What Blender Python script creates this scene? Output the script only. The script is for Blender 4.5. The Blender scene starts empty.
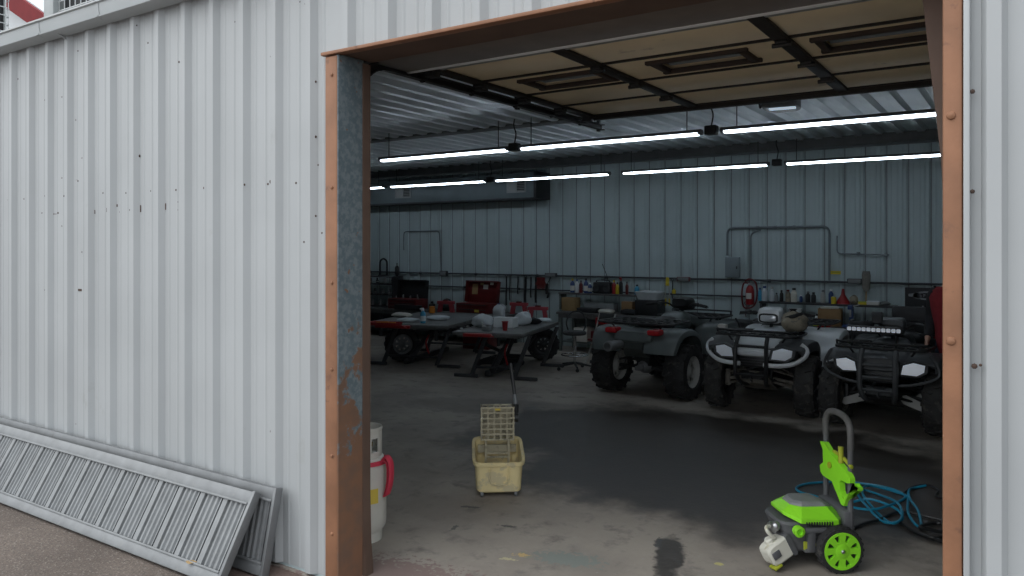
import bpy, bmesh, math, random
from mathutils import Matrix, Vector, Euler
random.seed(7)
PI = math.pi
col = bpy.context.scene.collection
R = math.radians

# ------------------------------------------------------------------ materials
def mat(name, color, rough=.6, metal=0., var=.12, scale=6., bump=0., bscale=40., spec=.5, color2=None, thr=None):
    """Principled material whose colour wanders a little with 3-D noise; color2 + thr adds patches of a second colour."""
    m = bpy.data.materials.new(name); m.use_nodes = True
    nt = m.node_tree; b = nt.nodes['Principled BSDF']
    L = nt.links.new
    tc = nt.nodes.new('ShaderNodeTexCoord')
    n = nt.nodes.new('ShaderNodeTexNoise'); n.inputs['Scale'].default_value = scale; n.inputs['Detail'].default_value = 6
    L(tc.outputs['Object'], n.inputs['Vector'])
    r = nt.nodes.new('ShaderNodeValToRGB')
    c = color
    r.color_ramp.elements[0].position = .3; r.color_ramp.elements[1].position = .7
    r.color_ramp.elements[0].color = (c[0]*(1-var), c[1]*(1-var), c[2]*(1-var), 1)
    r.color_ramp.elements[1].color = (min(1, c[0]*(1+var)), min(1, c[1]*(1+var)), min(1, c[2]*(1+var)), 1)
    L(n.outputs['Fac'], r.inputs['Fac'])
    out = r.outputs['Color']
    if color2:
        n2 = nt.nodes.new('ShaderNodeTexNoise'); n2.inputs['Scale'].default_value = scale*1.7; n2.inputs['Detail'].default_value = 8; n2.inputs['Roughness'].default_value = .65
        mp = nt.nodes.new('ShaderNodeMapping'); mp.inputs['Location'].default_value = (3.1, 7.7, 1.3)
        L(tc.outputs['Object'], mp.inputs['Vector']); L(mp.outputs['Vector'], n2.inputs['Vector'])
        r2 = nt.nodes.new('ShaderNodeValToRGB'); t = thr or .6
        r2.color_ramp.elements[0].position = t; r2.color_ramp.elements[1].position = t+.06
        L(n2.outputs['Fac'], r2.inputs['Fac'])
        mx = nt.nodes.new('ShaderNodeMix'); mx.data_type = 'RGBA'
        L(r2.outputs['Color'], mx.inputs[0]); L(out, mx.inputs[6]); mx.inputs[7].default_value = (*color2, 1)
        out = mx.outputs[2]
    L(out, b.inputs['Base Color'])
    b.inputs['Roughness'].default_value = rough; b.inputs['Metallic'].default_value = metal
    b.inputs['Specular IOR Level'].default_value = spec
    if bump:
        nb = nt.nodes.new('ShaderNodeTexNoise'); nb.inputs['Scale'].default_value = bscale; nb.inputs['Detail'].default_value = 5
        L(tc.outputs['Object'], nb.inputs['Vector'])
        bp = nt.nodes.new('ShaderNodeBump'); bp.inputs['Strength'].default_value = bump; bp.inputs['Distance'].default_value = .01
        L(nb.outputs['Fac'], bp.inputs['Height']); L(bp.outputs['Normal'], b.inputs['Normal'])
    return m

def emit(name, color, strength):
    m = bpy.data.materials.new(name); m.use_nodes = True
    b = m.node_tree.nodes['Principled BSDF']
    b.inputs['Base Color'].default_value = (*color, 1)
    b.inputs['Emission Color'].default_value = (*color, 1)
    b.inputs['Emission Strength'].default_value = strength
    return m

def glass(name, color, rough=.08):
    m = bpy.data.materials.new(name); m.use_nodes = True
    b = m.node_tree.nodes['Principled BSDF']
    b.inputs['Base Color'].default_value = (*color, 1); b.inputs['Roughness'].default_value = rough
    b.inputs['Transmission Weight'].default_value = .85
    return m

M = {}
def mk(name, *a, **k): M[name] = mat(name, *a, **k)

# ------------------------------------------------------------------ mesh builder
def sp(pts, k=6, closed=False):
    """Catmull-Rom through pts."""
    P = [Vector(p) for p in pts]; n = len(P); o = []
    for i in range(n if closed else n-1):
        g = lambda j: P[j % n] if closed else P[max(0, min(n-1, j))]
        a, b, c, d = g(i-1), g(i), g(i+1), g(i+2)
        for s in range(k):
            t = s/k
            o.append(.5*((2*b)+(c-a)*t+(2*a-5*b+4*c-d)*t*t+(3*b-a-3*c+d)*t**3))
    if not closed: o.append(P[-1])
    return o

class MB:
    def __init__(s): s.v = []; s.f = []; s.m = []; s.mi = 0; s.M = Matrix()
    def add(s, vs, fs):
        o = len(s.v)
        s.v += [s.M @ Vector(v) for v in vs]
        s.f += [[i+o for i in f] for f in fs]; s.m += [s.mi]*len(fs)
        return s
    def box(s, c, d, rot=None, ch=0.):
        hx, hy, hz = d[0]/2, d[1]/2, d[2]/2
        R_ = Euler(rot).to_matrix() if rot else Matrix.Identity(3)
        c = Vector(c)
        ch = min(ch, hx*.95, hy*.95, hz*.95)
        if ch <= 0:
            vs = [(x, y, z) for x in(-hx, hx) for y in(-hy, hy) for z in(-hz, hz)]
            fs = [(0,1,3,2),(4,6,7,5),(0,4,5,1),(2,3,7,6),(0,2,6,4),(1,5,7,3)]
            return s.add([c+R_@Vector(v) for v in vs], fs)
        bm = bmesh.new(); bmesh.ops.create_cube(bm, size=1)
        for v in bm.verts: v.co = Vector((v.co.x*2*hx, v.co.y*2*hy, v.co.z*2*hz))
        bmesh.ops.bevel(bm, geom=bm.edges[:], offset=ch, segments=2, profile=.5, affect='EDGES')
        bm.verts.index_update()
        vs = [c+R_@v.co for v in bm.verts]; fs = [[v.index for v in f.verts] for f in bm.faces]
        bm.free()
        return s.add(vs, fs)
    def loft(s, rings, cap=True, closed=False):
        n = len(rings[0]); vs = [p for r in rings for p in r]; fs = []
        k = len(rings)
        for i in range(k if closed else k-1):
            a, b = i*n, ((i+1) % k)*n
            for j in range(n):
                q = (j+1) % n
                fs.append((a+j, a+q, b+q, b+j))
        if cap and not closed:
            fs.append(tuple(range(n-1, -1, -1))); fs.append(tuple((k-1)*n+j for j in range(n)))
        return s.add(vs, fs)
    def tube(s, pts, r=.01, n=8, closed=False, flat=1.):
        P = [Vector(p) for p in pts]; k = len(P)
        rs = r if isinstance(r, (list, tuple)) else [r]*k
        rings = []; up = None
        for i, p in enumerate(P):
            t = (P[(i+1) % k]-P[i-1]) if closed else (P[min(i+1, k-1)]-P[max(i-1, 0)])
            if t.length < 1e-9: t = Vector((0, 0, 1))
            t.normalize()
            if up is None:
                up = Vector((0, 0, 1)) if abs(t.z) < .9 else Vector((1, 0, 0))
            u = up-t*up.dot(t)
            if u.length < 1e-6: u = t.orthogonal()
            u.normalize(); w = t.cross(u); up = u
            rings.append([p+rs[i]*(math.cos(2*PI*j/n)*w+flat*math.sin(2*PI*j/n)*u) for j in range(n)])
        return s.loft(rings, True, closed)
    def lathe(s, prof, n=24, at=(0, 0, 0), axis='Z', cap=True):
        """prof: list of (radius, height)."""
        rings = []
        for r, h in prof:
            ring = []
            for j in range(n):
                a = 2*PI*j/n; x, y = r*math.cos(a), r*math.sin(a)
                q = {'Z': (x, y, h), 'X': (h, x, y), 'Y': (y, h, x)}[axis]
                ring.append(Vector(at)+Vector(q))
            rings.append(ring)
        return s.loft(rings, cap)
    def ring_lathe(s, prof, n=32, at=(0, 0, 0), axis='Z'):
        """closed profile turned into a ring (no caps)."""
        rings = []
        for j in range(n):
            a = 2*PI*j/n; ring = []
            for r, h in prof:
                x, y = r*math.cos(a), r*math.sin(a)
                ring.append(Vector(at)+Vector({'Z': (x, y, h), 'X': (h, x, y), 'Y': (y, h, x)}[axis]))
            rings.append(ring)
        return s.loft(rings, False, True)
    def prism(s, poly, t, fr):
        """poly: 2-D outline; fr: 4x4 frame whose xy-plane holds it, extruded +-t/2 along z."""
        a = [fr@Vector((p[0], p[1], -t/2)) for p in poly]; b = [fr@Vector((p[0], p[1], t/2)) for p in poly]
        n = len(poly)
        fs = [tuple(range(n-1, -1, -1)), tuple(range(n, 2*n))]+[(i, (i+1) % n, n+(i+1) % n, n+i) for i in range(n)]
        return s.add(a+b, fs)
    def ball(s, c, r, n=12, k=8):
        rx, ry, rz = (r, r, r) if not isinstance(r, (tuple, list)) else r
        rings = []
        for i in range(k+1):
            a = PI*(i+.0001 if i == 0 else (i-.0001 if i == k else i))/k
            rings.append([Vector(c)+Vector((rx*math.sin(a)*math.cos(2*PI*j/n), ry*math.sin(a)*math.sin(2*PI*j/n), -rz*math.cos(a))) for j in range(n)])
        return s.loft(rings, True)
    def build(s, name, mats, parent=None, loc=None, ang=35, smooth=True):
        me = bpy.data.meshes.new(name)
        me.from_pydata([tuple(v) for v in s.v], [], s.f); me.validate()
        ms = mats if isinstance(mats, (list, tuple)) else [mats]
        for m in ms: me.materials.append(M[m] if isinstance(m, str) else m)
        if len(me.polygons) == len(s.m): me.polygons.foreach_set('material_index', s.m)
        bm = bmesh.new(); bm.from_mesh(me); bmesh.ops.recalc_face_normals(bm, faces=bm.faces); bm.to_mesh(me); bm.free()
        if smooth:
            me.shade_smooth(); me.set_sharp_from_angle(angle=R(ang))
        o = bpy.data.objects.new(name, me); col.objects.link(o)
        if parent: o.parent = parent
        if loc: o.location = loc
        return o

def sring(cx, y, cz, hx, hz, e=3., n=16):
    """superellipse ring in the xz-plane at y."""
    o = []
    for j in range(n):
        a = 2*PI*j/n+PI/n; ca, sa = math.cos(a), math.sin(a)
        o.append((cx+hx*math.copysign(abs(ca)**(2/e), ca), y, cz+hz*math.copysign(abs(sa)**(2/e), sa)))
    return o
def hring(x, y, z, hx, hy, e=3., n=16):
    """superellipse ring in the xy-plane at height z."""
    return [(p[0], y+(p[2]-0), z) for p in sring(x, 0, 0, hx, hy, e, n)]
def frame(o, x, y):
    x = Vector(x).normalized(); y = Vector(y); y = (y-x*x.dot(y)).normalized(); z = x.cross(y)
    return Matrix(((x.x, y.x, z.x, o[0]), (x.y, y.y, z.y, o[1]), (x.z, y.z, z.z, o[2]), (0, 0, 0, 1)))

def tag(o, label, cat, group=None):
    o['label'] = label; o['category'] = cat
    if group: o['group'] = group
    return o
def struct(o): o['kind'] = 'structure'; return o
def thing(name, label, cat, loc=(0, 0, 0), rz=0., group=None, scale=1.):
    o = bpy.data.objects.new(name, None); col.objects.link(o); o.empty_display_size = .1
    o.location = loc; o.rotation_euler = (0, 0, rz); o.scale = (scale,)*3
    return tag(o, label, cat, group)
def dup(o, loc=None, rz=None, label=None):
    c = o.copy(); col.objects.link(c)
    if loc is not None: c.location = loc
    if rz is not None: c.rotation_euler = (0, 0, rz)
    if label: c['label'] = label
    for ch in o.children:
        d = ch.copy(); col.objects.link(d); d.parent = c
        for g in ch.children:
            e = g.copy(); col.objects.link(e); e.parent = d
    return c

# ------------------------------------------------------------------ palette
mk('siding', (.36, .375, .382), .5, 0, .05, 1.3, color2=(.33, .342, .342), thr=.63)
mk('liner', (.41, .49, .50), .5, 0, .06, 1.2)
mk('ceil_metal', (.84, .90, .94), .32, .3, .08, 2)
mk('brown_paint', (.23, .108, .057), .7, 0, .18, 5, .15, 60, color2=(.165, .078, .045), thr=.6)
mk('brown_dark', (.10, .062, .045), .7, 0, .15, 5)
mk('gutter_paint', (.345, .365, .37), .4, 0, .05, 3)
mk('alu', (.175, .183, .188), .5, .3, .12, 9, .1, 60, color2=(.19, .195, .195), thr=.6)
mk('alu_dull', (.165, .172, .177), .5, .3, .14, 8, color2=(.14, .14, .14), thr=.62)
mk('steel', (.45, .46, .47), .35, .9, .12, 14)
mk('chrome', (.7, .72, .74), .15, 1, .03, 5)
mk('dark_steel', (.06, .062, .065), .5, .5, .2, 10)
mk('black', (.018, .019, .02), .45, 0, .2, 10)
mk('rubber', (.022, .022, .023), .8, 0, .25, 9, .2, 50, color2=(.06, .057, .052), thr=.58)
mk('tire_dusty', (.045, .044, .043), .85, 0, .3, 7, .25, 50, color2=(.085, .08, .072), thr=.55)
mk('fluoro_housing', (.16, .165, .175), .5, .2, .1, 8)
mk('door_panel', (.80, .67, .46), .65, 0, .10, 2.2, color2=(.62, .50, .35), thr=.62)
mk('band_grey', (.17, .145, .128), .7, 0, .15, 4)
mk('broom_grey', (.20, .19, .17), .9, 0, .2, 14, .3, 40)
mk('door_strip', (.03, .027, .025), .6, .3, .2, 8)
mk('galv', (.40, .41, .40), .45, .6, .12, 12)
mk('wood_frame', (.05, .035, .028), .7, 0, .2, 6)
mk('red_paint', (.30, .015, .018), .4, 0, .15, 6)
mk('dark_red', (.12, .012, .012), .4, 0, .2, 6)
mk('pink_red', (.42, .06, .075), .5, 0, .15, 6)
mk('white_plastic', (.72, .75, .76), .4, 0, .06, 6)
mk('bag_white', (.62, .67, .70), .6, 0, .08, 9, .3, 14)
mk('silver_white', (.72, .75, .77), .32, .1, .05, 5)
mk('grey_plastic', (.075, .08, .085), .5, 0, .15, 8)
mk('mid_grey', (.18, .19, .195), .55, 0, .12, 8)
mk('slate', (.10, .118, .118), .42, 0, .15, 5)
mk('slate_dark', (.05, .06, .058), .45, 0, .15, 5)
mk('vinyl', (.022, .022, .024), .55, 0, .2, 14, .15, 80)
mk('muddy', (.20, .185, .16), .75, .1, .2, 8, color2=(.12, .11, .09), thr=.55)
mk('guard_grey', (.42, .42, .40), .6, 0, .12, 7)
mk('lens', (.78, .81, .85), .12, .35, .03, 5)
mk('red_lens', (.40, .015, .02), .2, 0, .08, 9)
mk('handle_grey', (.09, .09, .088), .7, 0, .15, 12)
mk('green', (.29, .80, .03), .38, 0, .06, 6, color2=(.24, .66, .03), thr=.66)
mk('lime_dark', (.36, .40, .03), .5, 0, .1, 6)
mk('washer_grey', (.10, .103, .11), .6, 0, .12, 9)
mk('washer_light', (.22, .225, .235), .6, 0, .12, 9)
mk('cream', (.66, .65, .57), .5, 0, .08, 7, color2=(.48, .44, .30), thr=.62)
mk('bucket_yellow', (.74, .62, .33), .55, 0, .1, 5, color2=(.58, .50, .31), thr=.52)
mk('wringer_beige', (.42, .38, .27), .6, 0, .15, 9, color2=(.25, .23, .17), thr=.55)
mk('bucket_bright', (.62, .47, .07), .5, 0, .1, 8)
mk('cyl_white', (.60, .59, .54), .45, .1, .08, 5, color2=(.36, .28, .14), thr=.64)
mk('strap_red', (.55, .035, .07), .6, 0, .12, 9)
mk('blue_hose', (.012, .26, .42), .4, 0, .12, 5)
mk('yellow', (.62, .48, .03), .5, 0, .1, 8)
mk('orange', (.65, .22, .02), .5, 0, .1, 8)
mk('blue', (.03, .065, .20), .4, 0, .15, 8)
mk('blue_light', (.06, .33, .52), .35, 0, .1, 8)
mk('cardboard', (.30, .185, .085), .8, 0, .1, 7)
mk('wood', (.30, .20, .09), .7, 0, .15, 7)
mk('paper', (.62, .60, .55), .8, 0, .06, 9)
mk('bench_top', (.12, .12, .118), .6, .2, .25, 7, color2=(.2, .2, .19), thr=.6)
mk('bench_green', (.13, .155, .15), .6, 0, .15, 7)
mk('table_top', (.15, .155, .155), .5, .35, .2, 7, color2=(.24, .24, .23), thr=.6)
mk('tan_cloth', (.30, .265, .20), .9, 0, .2, 11, .4, 30, color2=(.17, .16, .14), thr=.55)
mk('banner_black', (.012, .012, .014), .6, 0, .1, 5)
mk('emblem', (.28, .29, .30), .5, 0, .1, 5)
mk('skin', (.50, .30, .22), .55, 0, .06, 14, .05, 60)
mk('hair', (.06, .04, .025), .7, 0, .2, 30, .3, 90)
mk('cloth_black', (.02, .021, .024), .9, 0, .25, 20, .2, 120)
mk('cloth_red', (.25, .02, .026), .85, 0, .15, 20, .2, 120)
mk('denim', (.045, .06, .10), .9, 0, .2, 20, .2, 120)
mk('leather', (.05, .035, .025), .6, 0, .2, 12)
mk('duct', (.13, .165, .18), .45, .3, .1, 3)
mk('conduit', (.20, .23, .245), .5, .3, .1, 5)
mk('conduit_dark', (.05, .055, .06), .6, .2, .1, 5)
mk('panel_grey', (.20, .24, .26), .5, .1, .06, 5)
mk('hvac_grey', (.30, .32, .32), .5, .1, .06, 5)
mk('coil', (.018, .02, .022), .6, .3, .3, 30)
mk('wire_white', (.50, .52, .52), .5, .2, .05, 5)
mk('red_trim', (.16, .014, .017), .95, 0, .1, 4)
mk('far_white', (.50, .53, .55), .5, 0, .04, 2)
mk('rust_dot', (.06, .035, .025), .7, .2, .4, 40)
mk('brass', (.45, .30, .09), .35, .8, .1, 9)
M['tube'] = emit('tube', (.78, .89, 1.), 10.)
M['lens_lit'] = emit('lens_lit', (.86, .92, 1.), .16)
M['lens_dim'] = emit('lens_dim', (.86, .92, 1.), .03)
M['opener_lens'] = emit('opener_lens', (.7, .85, 1.), .5)
M['pane'] = glass('pane', (.45, .53, .60), .2)
M['pane'].node_tree.nodes['Principled BSDF'].inputs['Transmission Weight'].default_value = .35  # pale base at low transmission paints in the reflection of floor and outdoors
# ------------------------------------------------------------------ special materials of the setting
def nodes(name):
    m = bpy.data.materials.new(name); m.use_nodes = True
    nt = m.node_tree
    return m, nt, nt.nodes['Principled BSDF'], nt.links.new
def nd(nt, t, **k):
    n = nt.nodes.new(t)
    for a, b in k.items():
        if a in ('operation', 'data_type', 'blend_type', 'interpolation_type', 'feature', 'use_clamp'): setattr(n, a, b)
        else: n.inputs[a].default_value = b
    return n
def math_(nt, op, a, b=None, clamp=False):
    n = nt.nodes.new('ShaderNodeMath'); n.operation = op; n.use_clamp = clamp
    for i, q in enumerate((a, b)):
        if q is None: continue
        if hasattr(q, 'is_linked'): nt.links.new(q, n.inputs[i])
        else: n.inputs[i].default_value = q
    return n.outputs[0]
def mixc(nt, f, a, b):
    n = nt.nodes.new('ShaderNodeMix'); n.data_type = 'RGBA'
    for i, q in ((0, f), (6, a), (7, b)):
        if hasattr(q, 'is_linked'): nt.links.new(q, n.inputs[i])
        else: n.inputs[i].default_value = q if i == 0 else (*q, 1)
    return n.outputs[2]
def sstep(nt, x, lo, hi):
    n = nt.nodes.new('ShaderNodeMapRange'); n.interpolation_type = 'SMOOTHSTEP'
    nt.links.new(x, n.inputs[0]); n.inputs[1].default_value = lo; n.inputs[2].default_value = hi
    return n.outputs[0]
def noise(nt, vec, scale, detail=6, rough=.55):
    n = nd(nt, 'ShaderNodeTexNoise', Scale=scale, Detail=detail, Roughness=rough); nt.links.new(vec, n.inputs['Vector'])
    return n.outputs['Fac']

# concrete floor with a wet, dark puddle-stain in the middle and damp streaks
m, nt, b, L = nodes('concrete_floor'); M['concrete'] = m
tc = nt.nodes.new('ShaderNodeTexCoord'); P = tc.outputs['Object']
sx = nt.nodes.new('ShaderNodeSeparateXYZ'); L(P, sx.inputs[0]); X_, Y_ = sx.outputs[0], sx.outputs[1]
n1 = noise(nt, P, 1.1, 8, .6); n2 = noise(nt, P, 5, 8, .65); n3 = noise(nt, P, 26, 6, .6)
base = mixc(nt, sstep(nt, n1, .35, .65), (.255, .226, .196), (.35, .314, .270))
base = mixc(nt, sstep(nt, n2, .50, .72), base, (.18, .163, .148))
base = mixc(nt, math_(nt, 'MULTIPLY', sstep(nt, n3, .60, .74), .5), base, (.36, .345, .325))
# wet patch: distance from an ellipse, ragged by noise
def ell(cx, cy, rx, ry, ang, rag, nz):
    ca, sa = math.cos(ang), math.sin(ang)
    dx = math_(nt, 'SUBTRACT', X_, cx); dy = math_(nt, 'SUBTRACT', Y_, cy)
    u = math_(nt, 'DIVIDE', math_(nt, 'ADD', math_(nt, 'MULTIPLY', dx, ca), math_(nt, 'MULTIPLY', dy, sa)), rx)
    v = math_(nt, 'DIVIDE', math_(nt, 'SUBTRACT', math_(nt, 'MULTIPLY', dy, ca), math_(nt, 'MULTIPLY', dx, sa)), ry)
    d = math_(nt, 'SQRT', math_(nt, 'ADD', math_(nt, 'MULTIPLY', u, u), math_(nt, 'MULTIPLY', v, v)))
    d = math_(nt, 'ADD', d, math_(nt, 'MULTIPLY', math_(nt, 'SUBTRACT', nz, .5), rag))
    return math_(nt, 'SUBTRACT', 1., sstep(nt, d, .80, 1.12))
wet = ell(-2.45, 3.95, 2.75, 1.9, R(-10), 1.3, n1)
wet = math_(nt, 'MAXIMUM', wet, ell(-1.90, 1.45, .10, .36, R(20), 2.2, n2))
wet = math_(nt, 'MAXIMUM', wet, math_(nt, 'MULTIPLY', ell(-5.2, 4.7, 1.5, .5, R(15), 1.5, n2), .45))
wet = math_(nt, 'MULTIPLY', wet, math_(nt, 'ADD', .82, math_(nt, 'MULTIPLY', n2, .3)), True)
out = mixc(nt, wet, base, (.042, .036, .030))
# small old paint spots and an oil mark near the door
for (cx, cy, rx, ry, c) in ((-2.68, .95, .055, .03, (.6, .42, .16)), (-2.73, .84, .05, .022, (.55, .5, .3)), (-2.42, 1.05, .22, .10, (.20, .235, .215)),
                            (-2.05, 1.62, .02, .10, (.06, .06, .06)), (-3.05, 1.32, .07, .018, (.06, .06, .06)), (-1.6, 1.5, .03, .02, (.6, .55, .2)),
                            (-3.35, 1.1, .018, .06, (.08, .08, .08)), (-3.25, .25, .55, .22, (.20, .135, .125)), (-3.5, 1.5, .09, .02, (.08, .08, .08))):
    out = mixc(nt, math_(nt, 'MULTIPLY', ell(cx, cy, rx, ry, .3, 3.6, n3), .8), out, c)
L(out, b.inputs['Base Color'])
rg = nt.nodes.new('ShaderNodeMix'); L(wet, rg.inputs[0]); rg.inputs[2].default_value = .72; rg.inputs[3].default_value = .42
L(rg.outputs[0], b.inputs['Roughness'])
bp = nd(nt, 'ShaderNodeBump', Strength=.25, Distance=.008); L(n3, bp.inputs['Height']); L(bp.outputs[0], b.inputs['Normal'])

# gravelly asphalt outside
m, nt, b, L = nodes('asphalt'); M['asphalt'] = m
tc = nt.nodes.new('ShaderNodeTexCoord'); P = tc.outputs['Object']
n1 = noise(nt, P, 1.5, 8, .6); n2 = noise(nt, P, 70, 3, .6)
vo = nd(nt, 'ShaderNodeTexVoronoi', Scale=75.); L(P, vo.inputs['Vector'])
base = mixc(nt, sstep(nt, n1, .35, .65), (.088, .068, .056), (.128, .101, .084))
base = mixc(nt, math_(nt, 'MULTIPLY', sstep(nt, n2, .55, .7), .7), base, (.27, .245, .22))
base = mixc(nt, math_(nt, 'MULTIPLY', sstep(nt, vo.outputs['Distance'], .45, .75), .6), base, (.06, .05, .043))
sy_ = nt.nodes.new('ShaderNodeSeparateXYZ'); L(P, sy_.inputs[0])
base = mixc(nt, math_(nt, 'MULTIPLY', sstep(nt, math_(nt, 'ADD', sy_.outputs[1], math_(nt, 'MULTIPLY', math_(nt, 'SUBTRACT', n1, .5), .5)), -.36, -.12), .7), base, (.155, .10, .085))
L(base, b.inputs['Base Color']); b.inputs['Roughness'].default_value = .9
bp = nd(nt, 'ShaderNodeBump', Strength=.6, Distance=.012); L(n2, bp.inputs['Height']); L(bp.outputs[0], b.inputs['Normal'])

# galvanised reveal whose brown paint survives near the bottom and in scattered flakes
m, nt, b, L = nodes('flaking_reveal'); M['reveal'] = m
tc = nt.nodes.new('ShaderNodeTexCoord'); P = tc.outputs['Object']
sx = nt.nodes.new('ShaderNodeSeparateXYZ'); L(P, sx.inputs[0]); Z_ = sx.outputs[2]
n1 = noise(nt, P, 4.5, 9, .62); n2 = noise(nt, P, 30, 5, .6); n3 = noise(nt, P, 9, 4, .6)
galv = mixc(nt, sstep(nt, n2, .4, .62), (.105, .14, .16), (.17, .205, .22))
brown = mixc(nt, sstep(nt, n3, .35, .65), (.21, .108, .064), (.165, .098, .068))
f = math_(nt, 'ADD', math_(nt, 'MULTIPLY', math_(nt, 'SUBTRACT', 1.05, Z_), .45), math_(nt, 'MULTIPLY', math_(nt, 'SUBTRACT', n1, .5), 1.6))
mask = sstep(nt, f, -.02, .05)
fl = sstep(nt, noise(nt, P, 14, 4, .5), .70, .72)
L(mixc(nt, math_(nt, 'MAXIMUM', mask, fl), galv, brown), b.inputs['Base Color']); b.inputs['Roughness'].default_value = .6; b.inputs['Metallic'].default_value = .1

# ------------------------------------------------------------------ the setting
DX0, DX1, DZ = -3.317, -.263, 3.07          # clear opening
WX0, WX1 = -3.415, -.20                      # outer edges of its brown trim
BX0, BX1, BY, CZ = -15.5, 3.4, 10.3, 3.62    # inside of the building
def rib_profile(x0, x1, period=.31, phase=-3.57, h=.034, a=.055, t=.022):
    pts = [(x0, 0)]
    k = math.ceil((x0+a-phase)/period)
    while phase+k*period+a < x1:
        c = phase+k*period
        pts += [(c-a, 0), (c-t, -h), (c+t, -h), (c+a, 0)]
        # the low stiffening creases of the pan
        for q in (.105, .20):
            if c+q+.02 < x1: pts += [(c+q-.014, 0), (c+q-.004, -.0035), (c+q+.004, -.0035), (c+q+.014, 0)]
        k += 1
    pts.append((x1, 0)); return pts
def ribbed(mb, x0, x1, z0, z1, y=0., thick=.004, **k):
    p = rib_profile(x0, x1, **k); n = len(p)
    vs = [(a, y+b, z) for z in (z0, z1) for a, b in p]
    mb.add(vs, [(i, i+1, n+i+1, n+i) for i in range(n-1)])
mb = MB()
ribbed(mb, BX0-.2, WX0, .02, 3.72); ribbed(mb, WX0, WX1, DZ+.010, 3.72); ribbed(mb, WX1, BX1+.2, .02, 3.72, phase=-.106, a=.04, t=.022)
mb.mi = 1
for (a, c, z0, z1) in ((BX0-.2, DX0-.02, 0, 3.72), (DX0-.02, DX1+.02, DZ+.01, 3.72), (DX1+.02, BX1+.2, 0, 3.72)):
    mb.box(((a+c)/2, .1, (z0+z1)/2), (c-a, .19, z1-z0))
wf = struct(mb.build('wall_front', ['siding', 'liner'], smooth=False))
# screw heads, rust holes and chips of the sheeting, where the photograph shows them
mb = MB()
camo = Vector((0, -3.2, 1.95)); sA, cA = math.sin(R(33.7)), math.cos(R(33.7))
dots = [(140,156,1.6),(139,26,1),(179,62,1.3),(183,185,1.3),(204,188,1.4),(248,185,1.2),(274,182,2),(268,184,1.2),(296,183,1.2),(317,137,1.3),(317,82,1.2),(318,165,1),(317,216,1),(322,233,1),
        (45,100,1.2),(78,51,1.1),(108,88,1.2),(76,120,1),(77,151,1),(64,196,1.2),(78,181,1.2),(62,178,1),(45,196,1),(24,199,1),(8,200,1),(103,193,1),(109,193,1.2),(110,209,1.4),(126,193,1),(151,191,1.2),
        (176,190,1.2),(178,202,1),(158,208,1),(134,210,1.6),(120,212,1),(54,214,1.2),(42,213,1),(77,213,1),(272,208,1),(178,210,.9),(45,290,1.1),(109,294,1),(56,214,.9),(30,38,1),(18,79,1.2),(62,97,1),(82,158,.8),
        (211,227,.9),(304,242,1),(148,43,1),(300,2,1),(306,4,1.2),(235,22,.9),(273,57,1.2),(62,226,.9),(82,252,.9),(77,250,.9),(110,395,1.1),(182,416,1.3),(44,384,1.1),(273,431,1.5),(240,441,.9),(76,424,.7),
        (973,93,1.3),(993,133,1.8),(973,192,1.2),(992,359,2),(975,365,1.5),(981,364,.8)]
per, ph = .31, -3.57
for (u, v, r) in dots:
    rr = (u-512)/778; dv = Vector((rr*cA-sA, rr*sA+cA, (248-v)/778)); t = 3.2/dv.y
    p = camo+dv*t
    k = round((p.x-ph)/per); dx = abs(p.x-(ph+k*per))
    y = -.034 if dx < .024 else (0 if dx > .053 else -.034*(1-(dx-.022)/.033))
    rad = r*.0068
    mb.lathe([(rad, 0), (rad*.8, -.003), (rad*.3, -.0045)], 7, (p.x, y+.001, p.z), 'Y')
for (u, v, w, h) in ((134,209,.012,.05),(157,207,.01,.045),(80,290,.05,.018),(110,206,.012,.02),(58,213,.02,.012),(95,212,.008,.03),(77,180,.02,.008),(107,210,.008,.03)):
    rr = (u-512)/778; dv = Vector((rr*cA-sA, rr*sA+cA, (248-v)/778)); p = camo+dv*(3.2/dv.y)
    k = round((p.x-ph)/per); dx = abs(p.x-(ph+k*per)); y = -.034 if dx < .024 else 0
    if .024 <= dx <= .055: p.x = ph+k*per+.06
    mb.box((p.x, y-.001, p.z), (w, .003, h))
mb.build('rust_spots', 'rust_dot', wf)

# back, left and right walls, ribbed like the photograph's liner sheets
mb = MB()
n0 = len(mb.v); ribbed(mb, BX0, BX1, 0, CZ+.1, BY, period=.31, phase=-4.11, h=.022, a=.045, t=.018)
mb.mi = 0; mb.box(((BX0+BX1)/2, BY+.12, 1.85), (BX1-BX0+.4, .2, 3.74))
struct(mb.build('wall_back', 'liner', smooth=False))
for nm, x, sg in (('wall_left', BX0, -1), ('wall_right', BX1, 1)):
    mb = MB(); mb.box((x+sg*.1, BY/2+.1, 1.86), (.2, BY-.2, 3.72))
    for k in range(32): mb.box((x-sg*.008, .4+k*.31, 1.8), (.02, .05, 3.6), ch=.006)
    struct(mb.build(nm, 'liner'))
# seams of the back wall sheets: slim cover strips on every rib edge
mb = MB(); mb.mi = 0
k = -37
while -4.11+k*.31 < BX1-.1:
    x = -4.11+k*.31
    if x > BX0+.1: mb.box((x+.05, BY-.003, 1.8), (.012, .008, 3.6))
    k += 1
struct(mb.build('trim_1', 'mid_grey'))
# ceiling: ribs run from the front eave to the back
mb = MB(); x = BX0
pts = []
while x < BX1:
    pts += [(x, 0), (x+.12, 0), (x+.155, -.055), (x+.235, -.055)]; x += .27
pts.append((x, 0)); n = len(pts)
mb.add([(a, y, CZ+b) for y in (.19, BY+.02) for a, b in pts], [(i, i+1, n+i+1, n+i) for i in range(n-1)])
mb.box(((BX0+BX1)/2, BY/2+.1, CZ+.05), (BX1-BX0+.3, BY-.1, .08))
struct(mb.build('ceiling', 'ceil_metal', smooth=False))
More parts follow.
